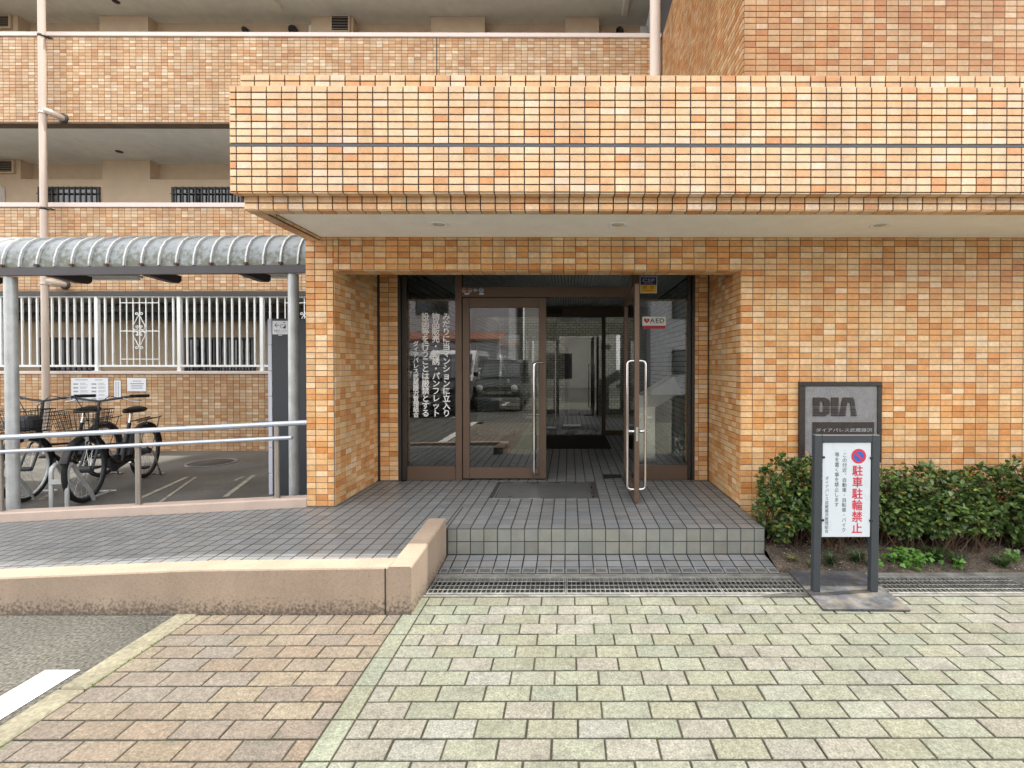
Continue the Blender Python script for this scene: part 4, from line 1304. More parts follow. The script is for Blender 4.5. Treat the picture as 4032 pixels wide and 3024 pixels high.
yt = YD - .0325
for i, (px, kind, lab) in enumerate(((1831, 'p', 'leftmost round pink sticker on the brown transom'), (1853, 'p', 'round pink sticker beside the blue diamond on the transom'), (1875, 'd', 'small blue diamond sticker on the brown transom'), (1898, 'g', 'round grey sticker on the brown transom'))):
    t = thing('round_sticker' if kind != 'd' else 'diamond_sticker', lab, 'sticker', (gx(px), yt, gz(1145)), group='small stickers in a row on the transom')
    c = (gx(px), yt, gz(1145)); r = .0245
    mb = MB()
    if kind == 'd':
        mb.prism([(c[0] - .03, c[2]), (c[0], c[2] - .02), (c[0] + .03, c[2]), (c[0], c[2] + .02)], 1, yt, yt + .002); part('face', mb, M['paleblue'], t)
        mb = MB(); quad(mb, c[0] - .018, c[0] + .018, c[2] - .004, c[2] + .004, yt - .0006); part('band', mb, M['greyprint'], t)
    else:
        mb.lathe([(0, -.001), (r, -.001), (r, .002)], c, 'y', 24); part('face', mb, M['pinkprint' if kind == 'p' else 'greyprint'], t)
        mb = MB()
        if kind == 'p':
            quad(mb, c[0] - .018, c[0] + .018, c[2] + .004, c[2] + .013, yt - .0016); quad(mb, c[0] - .018, c[0] + .018, c[2] - .013, c[2] - .005, yt - .0016)
        else:
            mb.disc((c[0], yt - .0016, c[2]), .016, 18)
        part('band', mb, M['ink'] if kind == 'p' else M['paleblue'], t)
for px in (1842, 1899):
    mb = MB(); mb.box(gx(px - 9), gx(px + 9), yt - .001, yt + .002, gz(1162.5), gz(1156)); solo('label_strip', mb, M['signboard'], 'tiny white label strip under the ' + ('pink' if px < 1870 else 'grey') + ' round sticker', 'label')

# ------------------------------------------------------------------ parcel locker behind the shelter column
YK = 4.95
lk = thing('parcel_locker', 'dark grey parcel locker with pale door edge behind the shelter column', 'parcel locker', (-2.95, YK, .06))
mb = MB(); mb.box(X_(1075, YK), -2.66, YK, YK + .5, .062, Z_(1255, YK), .004); part('cabinet', mb, M['charcoal'], lk)
zt4 = Z_(1255, YK); n = 7
hts = [Z_(p, YK) for p in (1255, 1358, 1459, 1560, 1661, 1763, 1864, 1960)]
for a, b_ in zip(hts, hts[1:]):
    mb = MB(); mb.box(X_(1058, YK), X_(1073.5, YK), YK - .002, YK + .5, max(b_, .065) + .002, a - .002, .003); part('door', mb, M['lavender'], lk)
pk = thing('parcel_sign', 'white parcel box sign with arrow on the dark locker', 'sign', (X_(1106, YK), YK, Z_(1317, YK)))
x0, x1, z1, z0 = X_(1077, YK), X_(1137, YK), Z_(1264, YK), Z_(1317, YK)
ys = YK - .004
mb = MB(); mb.box(x0, x1, ys, YK - .001, z0, z1); mb.box(X_(1100, YK), X_(1115, YK), ys, YK - .001, Z_(1321.5, YK), Z_(1318.5, YK)); part('plate', mb, M['paper'], pk)
u = (x1 - x0) / 224
px_ = lambda a: x0 + (a - 103) * u
pz_ = lambda b_: z1 - (b_ - 433) * u
mb = MB(); yy = ys - .0006
def poly_(pts): mb.add([(px_(a), yy, pz_(b_)) for a, b_ in pts][::-1], [tuple(range(len(pts)))], False)
poly_([(150, 494), (206, 494), (206, 502), (150, 502)]); poly_([(133, 498), (168, 466), (175, 472), (147, 498), (175, 524), (168, 530)])
poly_([(258, 462), (268, 452), (286, 450), (297, 460), (280, 463)]); poly_([(262, 545), (300, 545), (300, 500), (288, 484), (272, 490), (290, 505), (262, 525), (250, 519)])
poly_([(220, 498), (238, 482), (242, 486), (226, 501), (226, 528), (248, 540), (246, 546), (220, 532)]); poly_([(238, 482), (262, 492), (258, 498), (236, 489)])
poly_([(265, 463), (292, 463), (286, 478), (272, 480)]) if False else None
htext(mb, TXT[7], px_(122), px_(316), pz_(590), u * 32, yy)
htext(mb, TXT[10], px_(150), px_(290), pz_(614), u * 13, yy)
part('print', mb, M['ink'], pk)

# ------------------------------------------------------------------ name plaque
np_ = thing('name_plaque', 'grey granite name plaque in a brown stone frame on the tiled wall', 'plaque', (2.25, 3.96, .6))
YQ = 3.955
qx, qz = (lambda p: X_(p, YQ)), (lambda p: Z_(p, YQ))
zx = lambda a: qx(2900 + a * .3617)
zy = lambda a: qz(1450 + a * .3617)
mb = MB()
mb.box(zx(700), zx(1595), YQ, 3.995, zy(195), zy(148), .003); mb.box(zx(700), zx(1595), YQ, 3.995, zy(1030), zy(990), .003)
mb.box(zx(700), zx(757), YQ, 3.995, zy(990), zy(195), .003); mb.box(zx(1552), zx(1595), YQ, 3.995, zy(990), zy(195), .003)
part('frame', mb, M['granite_brown'], np_)
mb = MB(); mb.box(zx(757), zx(1552), YQ + .012, 3.994, zy(990), zy(195)); part('slab', mb, M['granite'], np_)
mb = MB(); mb.box(zx(842), zx(1517), YQ + .004, YQ + .0125, zy(960), zy(590), .002); part('name_panel', mb, M['granite_brown'], np_)


def dspan(y):                                        # filled spans of each letter at height y of the enlarged photo
    t = (y - 320) / 205
    rt = 1028 - 62 * max(0, (abs(t - .5) - .28) / .22) ** 2
    lf = 845 + (6 * max(0, (.08 - t) / .08))
    D = [(lf, rt)] if t < .2 or t > .8 else [(lf, 915), (948 + 8 * (1 - (2 * t - 1) ** 2), rt)]
    I = [(1045, 1122)]
    al, ar = 1165 - 35 * max(0, t - .12) / .88 + 10 * max(0, .1 - t) / .1, 1288 + 37 * max(0, t - .05) / .95 - 8 * max(0, .08 - t) / .08
    if t < .26: A = [(al, ar)]
    else:
        g = 20 + 13 * (t - .26) / .74
        c_ = 1236 - 3 * t
        A = [(al, c_ - g), (c_ + g, ar)]
    return D + I + A


def band(mb, ya, yb, y, n=1):
    for k in range(n):
        a, b_ = ya + (yb - ya) * k / n, ya + (yb - ya) * (k + 1) / n
        sa, sb = dspan(a + .01), dspan(b_ - .01)
        if len(sa) != len(sb): sa = sb
        for (l0, r0), (l1, r1) in zip(sa, sb):
            v = [(zx(l1), y, zy(b_)), (zx(r1), y, zy(b_)), (zx(r0), y, zy(a)), (zx(l0), y, zy(a))]
            mb.add(v + [(p[0], YQ + .013, p[2]) for p in v], [(0, 1, 2, 3), (0, 4, 5, 1), (1, 5, 6, 2), (2, 6, 7, 3), (3, 7, 4, 0)], False)


mb = MB()
cuts = [320, 326, 332, 340, 350, 361, 373.2, 385, 400, 416]
for a, b_ in zip(cuts, cuts[1:]): band(mb, a, b_, YQ + .002)
for k in range(6): band(mb, 428 + k * 16.6, 428 + k * 16.6 + 9.5, YQ + .002)
part('logo', mb, M['granite_brown'], np_)
mb = MB(); htext(mb, 'ダイアパレス武蔵藤沢', zx(872), zx(1495), zy(693), .034, YQ + .0034)
part('lettering', mb, M['greyink'], np_)

# ------------------------------------------------------------------ no parking sign on its stand
sgn = thing('sign_stand', 'charcoal framed no parking sign on a steel floor plate', 'sign', (1.75, 2.95, 0))
YS = 2.93
sx, sz = (lambda p: X_(p, YS)), (lambda p: Z_(p, YS))
tilt = lambda z: (z - .0) * .006
xa, xb, xc_, xd = sx(3203), sx(3231), sx(3430), sx(3459)
zt5 = sz(1712)


def tb(mb, x0, x1, z0, z1, y0, y1, b=.003):
    n0 = len(mb.v)
    mb.box(x0, x1, y0, y1, z0, z1, b)
    for i in range(n0, len(mb.v)):
        p = mb.v[i]; mb.v[i] = (p[0] + tilt(p[2]), p[1], p[2])


mb = MB(); tb(mb, xa, xb, .014, zt5, YS - .02, YS + .02); part('post', mb, M['charcoal'], sgn)
mb = MB(); tb(mb, xc_, xd, .014, zt5, YS - .02, YS + .02); part('post', mb, M['charcoal'], sgn)
mb = MB(); tb(mb, xb + .0005, xc_ - .0005, zt5 - .046, zt5 - .0005, YS - .0195, YS + .0195); part('top_bar', mb, M['charcoal'], sgn)
zbt, zbb = sz(1743), sz(2116)
bx0, bx1 = sx(3236), sx(3427)
mb = MB(); tb(mb, bx0, bx1, zbb, zbt, YS - .012, YS - .006, .0025); board = part('board', mb, M['signboard'], sgn)
for px, py in ((3236, 1800), (3428, 1803), (3236, 2048), (3428, 2050)):
    z = sz(py); x = sx(px) + (.0 if px < 3300 else 0)
    d = 1 if px < 3300 else -1
    mb = MB(); mb.box(x - .012 + tilt(z), x + .012 + tilt(z), YS - .02, YS - .0125, z - .007, z + .007, .003); part('clamp', mb, M['black'], sgn)
yy = YS - .0126
def shear(mb):
    mb.v = [(p[0] + tilt(p[2]), p[1], p[2]) for p in mb.v]; return mb
mb = MB(); vbold(mb, TXT[4], sx(3374), sz(1830), 45.5 / F * YS, 44.5 / F * YS, yy, .98, .012); part('red_lettering', shear(mb), M['red'], board)
mb = MB(); pq = 19.7 / F * YS
vtext(mb, TXT[5], sx(3322.5), sz(1782), pq, pq * .97, yy); vtext(mb, TXT[6], sx(3292.5), sz(1780), pq, pq * .97, yy)
vtext(mb, TXT[3], sx(3254), sz(1875), 16.1 / F * YS, 15.6 / F * YS, yy); part('black_lettering', shear(mb), M['ink'], board)
cx, cz, r = sx(3377.5), sz(1796), 29 / F * YS
mb = MB(); mb.disc((cx, yy - .0004, cz), r * .74, 36); part('symbol_disc', shear(mb), M['blue'], board)
mb = MB(); n = 40
v = []
for k in range(n):
    t = 2 * math.pi * k / n
    v += [(cx + math.cos(t) * r, yy - .0008, cz + math.sin(t) * r), (cx + math.cos(t) * r * .70, yy - .0008, cz + math.sin(t) * r * .70)]
mb.add(v, [(2 * k, 2 * k + 1, (2 * k + 3) % (2 * n), (2 * k + 2) % (2 * n)) for k in range(n)], False)
d = Vector((-1, 1)).normalized(); e = Vector((1, 1)).normalized()
mb.add([(cx + d.x * r * .8 * a + e.x * r * .15 * c, yy - .0009, cz + d.y * r * .8 * a + e.y * r * .15 * c) for a, c in ((-1, -1), (-1, 1), (1, 1), (1, -1))], [(0, 1, 2, 3)], False)
part('symbol_ring', shear(mb), M['red'], board)
mb = MB()
pc = [W(3250, 2413, 2.71), W(3597, 2418, 2.70), None, W(3110, 2257, 3.22)]
pc[2] = pc[1] + (pc[3] - pc[0])
base = [(p.x, p.y) for p in (pc[0], pc[1], pc[2], pc[3])]
mb.prism(base, 2, .004, .0135); part('base_plate', mb, M['plate'], sgn)

# ------------------------------------------------------------------ planting bed
mb = MB()
nx, ny = 70, 16
g = []
for j in range(ny):
    for i in range(nx):
        x = 1.453 + (6.5 - 1.453) * i / (nx - 1); y = 3.235 + (3.998 - 3.235) * j / (ny - 1)
        t = j / (ny - 1)
        z = -.012 + .12 * min(1, t * 1.6) + .018 * math.sin(x * 7 + y * 5) * min(1, t * 3) + rng.uniform(-.006, .006)
        g.append((x, y, z))
mb.add(g, [(j * nx + i, j * nx + i + 1, (j + 1) * nx + i + 1, (j + 1) * nx + i) for j in range(ny - 1) for i in range(nx - 1)], True)
struct('planting_bed', mb, M['soil'])
soil_z = lambda x, y: -.012 + .12 * min(1, (y - 3.235) / .763 * 1.6)
mb = MB()
for _ in range(1500):
    x, y = rng.uniform(1.48, 4.6), rng.uniform(3.25, 3.8); z = soil_z(x, y) + .004
    q = rng.uniform(.003, .009); c = rng.uniform(.2, .55); mb.cur = (c, c * .95, c * .86) if rng.random() < .5 else (c * .35, c * .24, c * .13)
    v = [Vector((x, y, z)) + Vector((rng.uniform(-1, 1), rng.uniform(-1, 1), rng.uniform(-.4, .9))) * q for _ in range(4)]
    mb.add(v, [(0, 1, 2), (0, 2, 3), (0, 3, 1), (1, 3, 2)], False)
tag(link('gravel', mb.mesh('gravel', M['stone'], True)), kind='stuff')


def leaf(mb, p, d, up, L, w, fold=.25):
    d = d.normalized(); s = d.cross(up)
    if s.length < 1e-3: s = Vector((1, 0, 0))
    s.normalize(); n = s.cross(d).normalized()
    m = p + d * L * .5
    v = [p, m - s * w + n * w * fold, p + d * L - n * L * .08, m + s * w + n * w * fold, p + d * L * .25 - s * w * .75 + n * w * fold * .6, p + d * L * .25 + s * w * .75 + n * w * fold * .6, p + d * L * .8 - s * w * .6, p + d * L * .8 + s * w * .6, m]
    mb.add(v, [(0, 8, 1, 4), (8, 2, 6, 1), (0, 5, 3, 8), (8, 3, 7, 2)], True)


def leafcol():
    t = rng.random()
    if t < .02: return (rng.uniform(.28, .42), rng.uniform(.22, .28), .05)
    if t < .03: return (.22, .11, .05)
    k = rng.uniform(.55, 1.5)
    if t < .30: return (.15 * k, .215 * k, .05 * k)
    return (.070 * k, .125 * k, .036 * k)


def shrub(name, label, lumps, n, zb):
    """lumps: ellipsoids (cx, cy, cz, rx, ry, rz)"""
    cx = sum(l[0] for l in lumps) / len(lumps)
    t = thing(name, label, 'shrub', (cx, 3.65, zb), group='shrubs along the tiled wall')
    mb, tw = MB(), MB()
    wt = [l[3] * l[4] + l[3] * l[5] for l in lumps]
    for i in range(n):
        l = rng.choices(lumps, wt)[0]
        while True:
            q = Vector((rng.gauss(0, 1), rng.gauss(0, 1), rng.gauss(0, 1))).normalized()
            if q.y < .45: break
        k = rng.uniform(.72, 1.05) + .10 * math.sin(q.x * 9 + l[0] * 7) * math.cos(q.z * 8 + q.y * 6)
        p = Vector((l[0] + q.x * l[3] * k, l[1] + q.y * l[4] * k, l[2] + q.z * l[5] * k))
        if p.y > 3.97 or p.z < zb + .03: continue
        out = Vector((q.x, q.y, q.z * .6 + .25)).normalized()
        for j in range(rng.choice((2, 3, 4))):
            dv = (out * .55 + Vector((rng.gauss(0, .6), rng.gauss(0, .6), rng.gauss(0, .45)))).normalized()
            mb.cur = leafcol()
            L = rng.uniform(.028, .054)
            leaf(mb, p, dv, (Vector((0, 0, 1)) + out * .5 + Vector((rng.gauss(0, .3), rng.gauss(0, .3), 0))).normalized(), L, L * rng.uniform(.25, .34))
        if rng.random() < .16:
            c = Vector((l[0] + rng.gauss(0, .07), l[1] + rng.gauss(0, .05), zb))
            mid = c.lerp(p, .55) + Vector((rng.gauss(0, .03), rng.gauss(0, .03), .05))
            tw.tube([c, mid, p], .0045, 4, False, .0018)
    part('foliage', mb, M['leaf'], t, col=True, kind='stuff')
    part('branches', tw, M['twig'], t, kind='stuff')


shrub('shrub', 'left green shrub between the porch edge and the sign', [(1.72, 3.72, .46, .22, .2, .22), (1.98, 3.7, .48, .26, .24, .23), (2.2, 3.68, .42, .2, .22, .22), (1.60, 3.60, .30, .16, .2, .18), (1.9, 3.56, .32, .26, .17, .15), (2.15, 3.56, .32, .2, .17, .14)], 2200, .05)
shrub('shrub', 'broad green shrub just right of the sign', [(2.45, 3.66, .38, .24, .24, .21), (2.75, 3.68, .41, .28, .26, .22), (3.02, 3.66, .37, .24, .24, .21), (2.5, 3.52, .30, .22, .16, .14), (2.78, 3.5, .31, .25, .16, .15), (3.02, 3.52, .30, .2, .16, .14)], 2700, .05)
shrub('shrub', 'tall green shrub cut off by the right edge', [(3.28, 3.66, .40, .24, .24, .23), (3.56, 3.64, .43, .30, .28, .24), (3.9, 3.64, .42, .3, .28, .25), (3.42, 3.46, .28, .22, .16, .17), (3.72, 3.48, .31, .25, .16, .15), (4.3, 3.66, .46, .3, .28, .3)], 3000, .05)


def tuft(x, y, n, L, label, col):
    t = thing('grass_tuft', label, 'weed', (x, y, soil_z(x, y)), group='weeds in the planting bed')
    mb = MB()
    for _ in range(n):
        a = rng.random() * 6.283; l = L * rng.uniform(.5, 1.1); lean = rng.uniform(.3, 1.0)
        p = Vector((x + rng.gauss(0, .012), y + rng.gauss(0, .012), soil_z(x, y)))
        d = Vector((math.cos(a) * lean, math.sin(a) * lean, 1)).normalized(); s = Vector((-math.sin(a), math.cos(a), 0)) * .0028
        q = p + d * l * .55; e_ = p + d * l + Vector((math.cos(a), math.sin(a), -.9)) * l * .3
        k = rng.uniform(.6, 1.4); mb.cur = (col[0] * k, col[1] * k, col[2] * k)
        mb.add([p - s, p + s, q + s, q - s, e_], [(0, 1, 2, 3), (3, 2, 4)], True)
    part('blades', mb, M['leaf'], t, col=True, kind='stuff')


tuft(1.60, 3.36, 45, .07, 'small yellowish grass tuft by the porch corner', (.16, .17, .05))
tuft(1.72, 3.30, 40, .07, 'low grass tuft just left of the sign post', (.12, .15, .04))
tuft(1.86, 3.33, 90, .12, 'dark grass tuft seen between the sign posts, left one', (.045, .08, .025))
tuft(2.06, 3.36, 90, .12, 'dark grass tuft seen between the sign posts, right one', (.05, .09, .03))
tuft(2.62, 3.36, 120, .17, 'largest dark grass tuft right of the clover patch', (.045, .08, .025))
tuft(2.76, 3.33, 80, .13, 'grass tuft with drooping blades right of the largest tuft', (.05, .085, .025))
tuft(3.05, 3.30, 90, .12, 'short grass tuft at the far right of the bed', (.06, .10, .03))


def clover(x, y, n, rad, label):
    t = thing('clover_patch', label, 'weed', (x, y, soil_z(x, y)), group='weeds in the planting bed')
    mb = MB()
    for _ in range(n):
        px, py = x + rng.gauss(0, rad), y + rng.gauss(0, rad * .45)
        z = soil_z(px, py) + rng.uniform(.02, .09)
        k = rng.uniform(.7, 1.35); mb.cur = (.085 * k, .20 * k, .03 * k); a0 = rng.random() * 6
        nn = Vector((rng.gauss(0, .3), rng.gauss(-.35, .3), 1)).normalized()
        for j in range(3):
            a = a0 + j * 2.094; d = Vector((math.cos(a), math.sin(a), 0)); d = (d - nn * d.dot(nn)).normalized()
            leaf(mb, Vector((px, py, z)), d, nn, .021, .0105, .1)
        mb.tube([(px, py, soil_z(px, py)), (px, py, z)], .001, 3, False)
    part('leaves', mb, M['leaf'], t, col=True, kind='stuff')


clover(2.40, 3.32, 110, .09, 'bright green clover patch in front of the broad shrub')
clover(2.13, 3.30, 16, .03, 'small clover sprig beside the right sign post')
clover(2.72, 3.27, 8, .02, 'tiny clover sprig at the edge of the drain')
clover(3.18, 3.34, 14, .04, 'small clover sprig at the far right of the bed')


# ------------------------------------------------------------------ bicycles
def wheel(parent, cx, r=.325, tyre=.024, front=True):
    mb = MB()
    n, m = 40, 8
    for i in range(n):
        pass
    v, f = [], []
    for i in range(n):
        a = 2 * math.pi * i / n
        for j in range(m):
            bb = 2 * math.pi * j / m
            rr = r - tyre + tyre * math.cos(bb)
            v.append((cx + rr * math.cos(a), tyre * .95 * math.sin(bb), .325 + rr * math.sin(a)))
    f = [(i * m + j, i * m + (j + 1) % m, ((i + 1) % n) * m + (j + 1) % m, ((i + 1) % n) * m + j) for i in range(n) for j in range(m)]
    mb.add(v, f, True)
    w = part('wheel', mb, M['rubber'], parent, True)
    mb = MB()
    prof = [(r - .044, -.012), (r - .05, 0), (r - .044, .012), (r - .032, .012), (r - .032, -.012), (r - .044, -.012)]
    mb.lathe(prof, (cx, 0, .325), 'y', 40); part('rim', mb, M['galv'] if front else M['charcoal'], w, True)
    mb = MB()
    for k in range(28):
        a = 2 * math.pi * k / 28; s = .03 if k % 2 else -.03
        a2 = a + (.25 if k % 4 < 2 else -.25)
        mb.tube([(cx + .02 * math.cos(a2), s, .325 + .02 * math.sin(a2)), (cx + (r - .046) * math.cos(a), 0, .325 + (r - .046) * math.sin(a))], .0011, 3, False)
    part('spokes', mb, M['steel'], w, True)
    mb = MB(); mb.tube([(cx, -.05, .325), (cx, .05, .325)], .022 if front else .035, 12); part('hub', mb, M['charcoal'], w, True)
    return w


def arc(cx, r, a0, a1, n=16):
    return [(cx + r * math.cos(R(a0 + (a1 - a0) * i / n)), .325 + r * math.sin(R(a0 + (a1 - a0) * i / n))) for i in range(n + 1)]


def bicycle(label, loc, rz, bag=False, dark_rim=False):
    t = thing('bicycle', label, 'bicycle', loc, rz, 'bicycles parked under the shelter')
    xf, xr = .56, -.54
    wheel(t, xf, front=not dark_rim); wheel(t, xr, front=False)
    mb = MB()
    dt = [(.40, 0, .70), (.34, 0, .55), (.22, 0, .40), (.08, 0, .31), (-.05, 0, .275)]
    mb.tube(dt, .024, 10)
    mb.tube([(-.05, 0, .275), (-.21, 0, .70)], .018, 10)
    for s in (-1, 1):
        mb.tube([(-.07, s * .03, .28), (xr, s * .06, .325)], .010, 8); mb.tube([(-.175, s * .012, .60), (xr, s * .06, .325)], .008, 8)
    mb.tube([(.385, 0, .66), (.42, 0, .60), (.405, 0, .80)], .02, 10) if False else mb.tube([(.412, 0, .60), (.37, 0, .80)], .021, 10)
    mb.tube([(.33, 0, .53), (-.13, 0, .48)], .012, 8)
    part('frame', mb, M['black'], t, True)
    mb = MB(); mb.box(-.245, -.165, -.045, .045, .34, .62, .012); n0 = 0
    mb.v = [(p[0] - (p[2] - .34) * .36 + .07, p[1], p[2]) for p in mb.v]; part('battery', mb, M['charcoal'], t, True)
    mb = MB()
    mb.tube([(.37, 0, .80), (.335, 0, 1.0)], .014, 8)
    part('stem', mb, M['charcoal'], t, True)
    for s in (-1, 1):
        mb = MB(); mb.tube([(.415, s * .012, .60), (.44, s * .045, .55), (xf, s * .052, .325)], .011, 8)
        part('fork_blade', mb, M['charcoal'], t, True)
    mb = MB()
    mb.tube([(.18, -.33, 1.03), (.27, -.26, 1.035), (.33, -.12, 1.01), (.34, 0, .99), (.33, .12, 1.01), (.27, .26, 1.035), (.18, .33, 1.03)], .011, 8)
    hb = part('handlebar', mb, M['charcoal'], t, True)
    for s in (-1, 1):
        mb = MB(); mb.tube([(.29, s * .235, 1.034), (.16, s * .345, 1.03)], .017, 8); part('grip', mb, M['black'], hb, True)
        mb = MB(); mb.tube([(.31, s * .19, 1.015), (.32, s * .24, .995), (.24, s * .32, .985)], .006, 6); part('brake_lever', mb, M['steel'], hb, True)
        mb = MB(); mb.tube([(.32, s * .18, 1.01), (.45, s * .14, 1.05), (.50, s * .06, .95), (.43, s * .03, .75)], .0035, 5); part('cable', mb, M['black'], hb, True)
    mb = MB()
    for ring, (zz) in enumerate((.80, .82, .84)): pass
    prof = [(-.13, .022, .025), (-.06, .03, .03), (.04, .07, .035), (.12, .105, .04), (.15, .06, .03)]
    ringv, nn = [], 10
    for (dx, hw, hh) in prof:
        for j in range(nn):
            a = 2 * math.pi * j / nn
            ringv.append((-.245 - dx, hw * math.cos(a), .845 + hh * math.sin(a) + .1 * max(0, dx - .1)))
    mb.add(ringv, [(i * nn + j, i * nn + (j + 1) % nn, (i + 1) * nn + (j + 1) % nn, (i + 1) * nn + j) for i in range(len(prof) - 1) for j in range(nn)] + [tuple(range(nn))[::-1], tuple(range((len(prof) - 1) * nn, len(prof) * nn))], True)
    sd = part('saddle', mb, M['black'], t, True)
    mb = MB(); mb.tube([(-.205, 0, .69), (-.25, 0, .82)], .013, 8); part('seat_post', mb, M['steel'], t, True)
    for cx, a0, a1 in ((xf, 20, 190), (xr, 5, 175)):
        mb = MB(); pts = arc(cx, .352, a0, a1)
        v = []
        for (x, z) in pts:
            d = Vector((x - cx, z - .325)).normalized()
            v += [(x - d.x * .012, -.032, z - d.y * .012), (x, -.02, z), (x, .02, z), (x - d.x * .012, .032, z - d.y * .012)]
        mb.add(v, [(i * 4 + j, i * 4 + j + 1, i * 4 + 5 + j, i * 4 + 4 + j) for i in range(len(pts) - 1) for j in range(3)], True)
        part('mudguard', mb, M['black'], t, True)
    # wire basket
    mb = MB()
    L4 = lambda k: [(.47 - .01 * k, -.15 - .035 * k), (.70 + .06 * k, -.13 - .035 * k), (.70 + .06 * k, .13 + .035 * k), (.47 - .01 * k, .15 + .035 * k)]
    for k in range(7):
        q = k / 6; z = .70 + .22 * q; P_ = L4(q)
        mb.tube([(*p, z) for p in P_ + P_[:1]], .0045 if k in (0, 6) else .0024, 5, False)
    for s in range(4):
        for j in range(9):
            u_ = j / 9
            a, b_ = L4(0), L4(1)
            p0 = Vector((*a[s], .70)).lerp(Vector((*a[(s + 1) % 4], .70)), u_); p1 = Vector((*b_[s], .92)).lerp(Vector((*b_[(s + 1) % 4], .92)), u_)
            mb.tube([p0, p1], .0022, 4, False)
    for j in range(7):
        yb_ = -.13 + .26 * j / 6; mb.tube([(.47, yb_, .70), (.70, yb_, .70)], .0022, 4, False)
    part('basket', mb, M['black'], t, True)
    if bag:
        mb = MB(); mb.box(.49, .68, -.12, .12, .71, .86, .04); part('basket_liner', mb, M['charcoal'], t, True)
    mb = MB(); mb.box(.55, .60, -.03, .03, .60, .66, .012); part('headlamp', mb, M['lamp'], t, True)
    mb = MB()
    for s in (-1, 1):
        mb.tube([(-.26, s * .05, .70), (-.80, s * .06, .72)], .006, 6); mb.tube([(-.74, s * .06, .715), (xr, s * .065, .34)], .005, 6)
    for k in range(4): mb.tube([(-.36 - k * .12, -.055, .712), (-.36 - k * .12, .055, .712)], .005, 6)
    part('rear_rack', mb, M['charcoal'], t, True)
    mb = MB(); mb.lathe([(0, -.012), (.09, -.012), (.095, 0), (.09, .012), (0, .012)], (-.05, -.06, .275), 'y', 20); mb.prism([(-.05, .19), (-.05, .36), (-.54, .365), (-.60, .325), (-.54, .285)], 1, -.07, -.05)
    part('chain_case', mb, M['charcoal'], t, True)
    for s, a in ((-1, R(35)), (1, R(215))):
        e_ = (-.05 + .165 * math.cos(a), s * .085, .275 + .165 * math.sin(a))
        mb = MB(); mb.tube([(-.05, s * .075, .275), e_], .010, 6); cr = part('crank', mb, M['steel'], t, True)
        mb = MB(); mb.box(e_[0] - .045, e_[0] + .045, min(s * .095, s * .18), max(s * .095, s * .18), e_[2] - .012, e_[2] + .012, .004); part('pedal', mb, M['black'], cr, True)
    mb = MB()
    mb.tube([(xr, -.075, .325), (xr - .06, -.13, .01), (xr - .16, -.13, .008), (xr - .16, .13, .008), (xr - .06, .13, .01), (xr, .075, .325)], .008, 6); part('kickstand', mb, M['steel'], t, True)
    return t


def place_bike(fx, fy, rx, ry):
    a = math.atan2(fy - ry, fx - rx)
    return ((fx + rx) / 2, (fy + ry) / 2, .061), a


L_, a_ = place_bike(-4.82, 4.72, -5.16, 5.76)
b1 = bicycle('black electric bicycle in front, its wheel held by the galvanised rack', L_, a_, dark_rim=True)
L_, a_ = place_bike(-5.44, 4.74, -5.72, 5.80)
b2 = bicycle('black bicycle half hidden behind the left grey column', L_, a_, True)


def rack(x, y, rz, label):
    t = thing('wheel_rack', label, 'bicycle rack', (x, y, .06), rz, 'bicycle wheel racks')
    for s in (-1, 1):
        mb = MB(); mb.tube([(.0, s * .06, 0), (.0, s * .06, .36), (-.01, s * .06, .40), (-.05, s * .06, .425), (-.09, s * .06, .40), (-.12, s * .06, .34), (-.30, s * .06, .1), (-.34, s * .06, 0)], .017, 10); part('hoop', mb, M['galv'], t, True)
    mb = MB(); mb.box(-.004, .004, -.06, .06, .255, .30); mb.v = [(p[0] + .0205, p[1], p[2]) for p in mb.v]; part('cross_plate', mb, M['galv'], t, True)
    mb = MB(); mb.tube([(-.34, -.05, .03), (-.6, -.05, .03)], .012, 8); mb.tube([(-.34, .05, .03), (-.6, .05, .03)], .012, 8); mb.tube([(-.6, -.1, .03), (-.6, .1, .03)], .012, 8); part('wheel_track', mb, M['galv'], t, True)
    return t


dr = Vector((-4.62 + 4.88, 4.72 - 5.78, 0)).normalized()
an = math.atan2(dr.y, dr.x)
rack(-4.85 + dr.x * .30, 4.72 + dr.y * .30, an, 'galvanised wheel rack holding the front bicycle')
rack(-5.49 + dr.x * .30, 4.74 + dr.y * .30, an, 'galvanised wheel rack behind the left column')

# ------------------------------------------------------------------ the other side of the street (seen in the glass)
def box_building(name, label, x0, x1, y0, y1, h, mat, roofm, wins, roof='flat'):
    t = thing(name, label, 'house', ((x0 + x1) / 2, y1, 0))
    mb = MB(); mb.box(x0, x1, y0, y1, 0, h); part('wall', mb, M[mat], t)
    mb = MB()
    if roof == 'flat': mb.box(x0 - .15, x1 + .15, y0 - .15, y1 + .15, h + .002, h + .25)
    else: mb.prism([(y0 - .4, h), (y1 + .5, h), ((y0 + y1) / 2, h + 1.6)], 0, x0 - .3, x1 + .3)
    part('roof', mb, M[roofm], t)
    for (wx0, wx1, wz0, wz1) in wins:
        mb = MB(); mb.box(wx0, wx1, y1 - .02, y1 + .03, wz0, wz1); w = part('window', mb, M['dark'], t)
        mb = MB(); mb.box(wx0 + .06, wx1 - .06, y1 + .03, y1 + .035, wz0 + .06, wz1 - .06); part('pane', mb, M['glass_dark'], w)
    return t


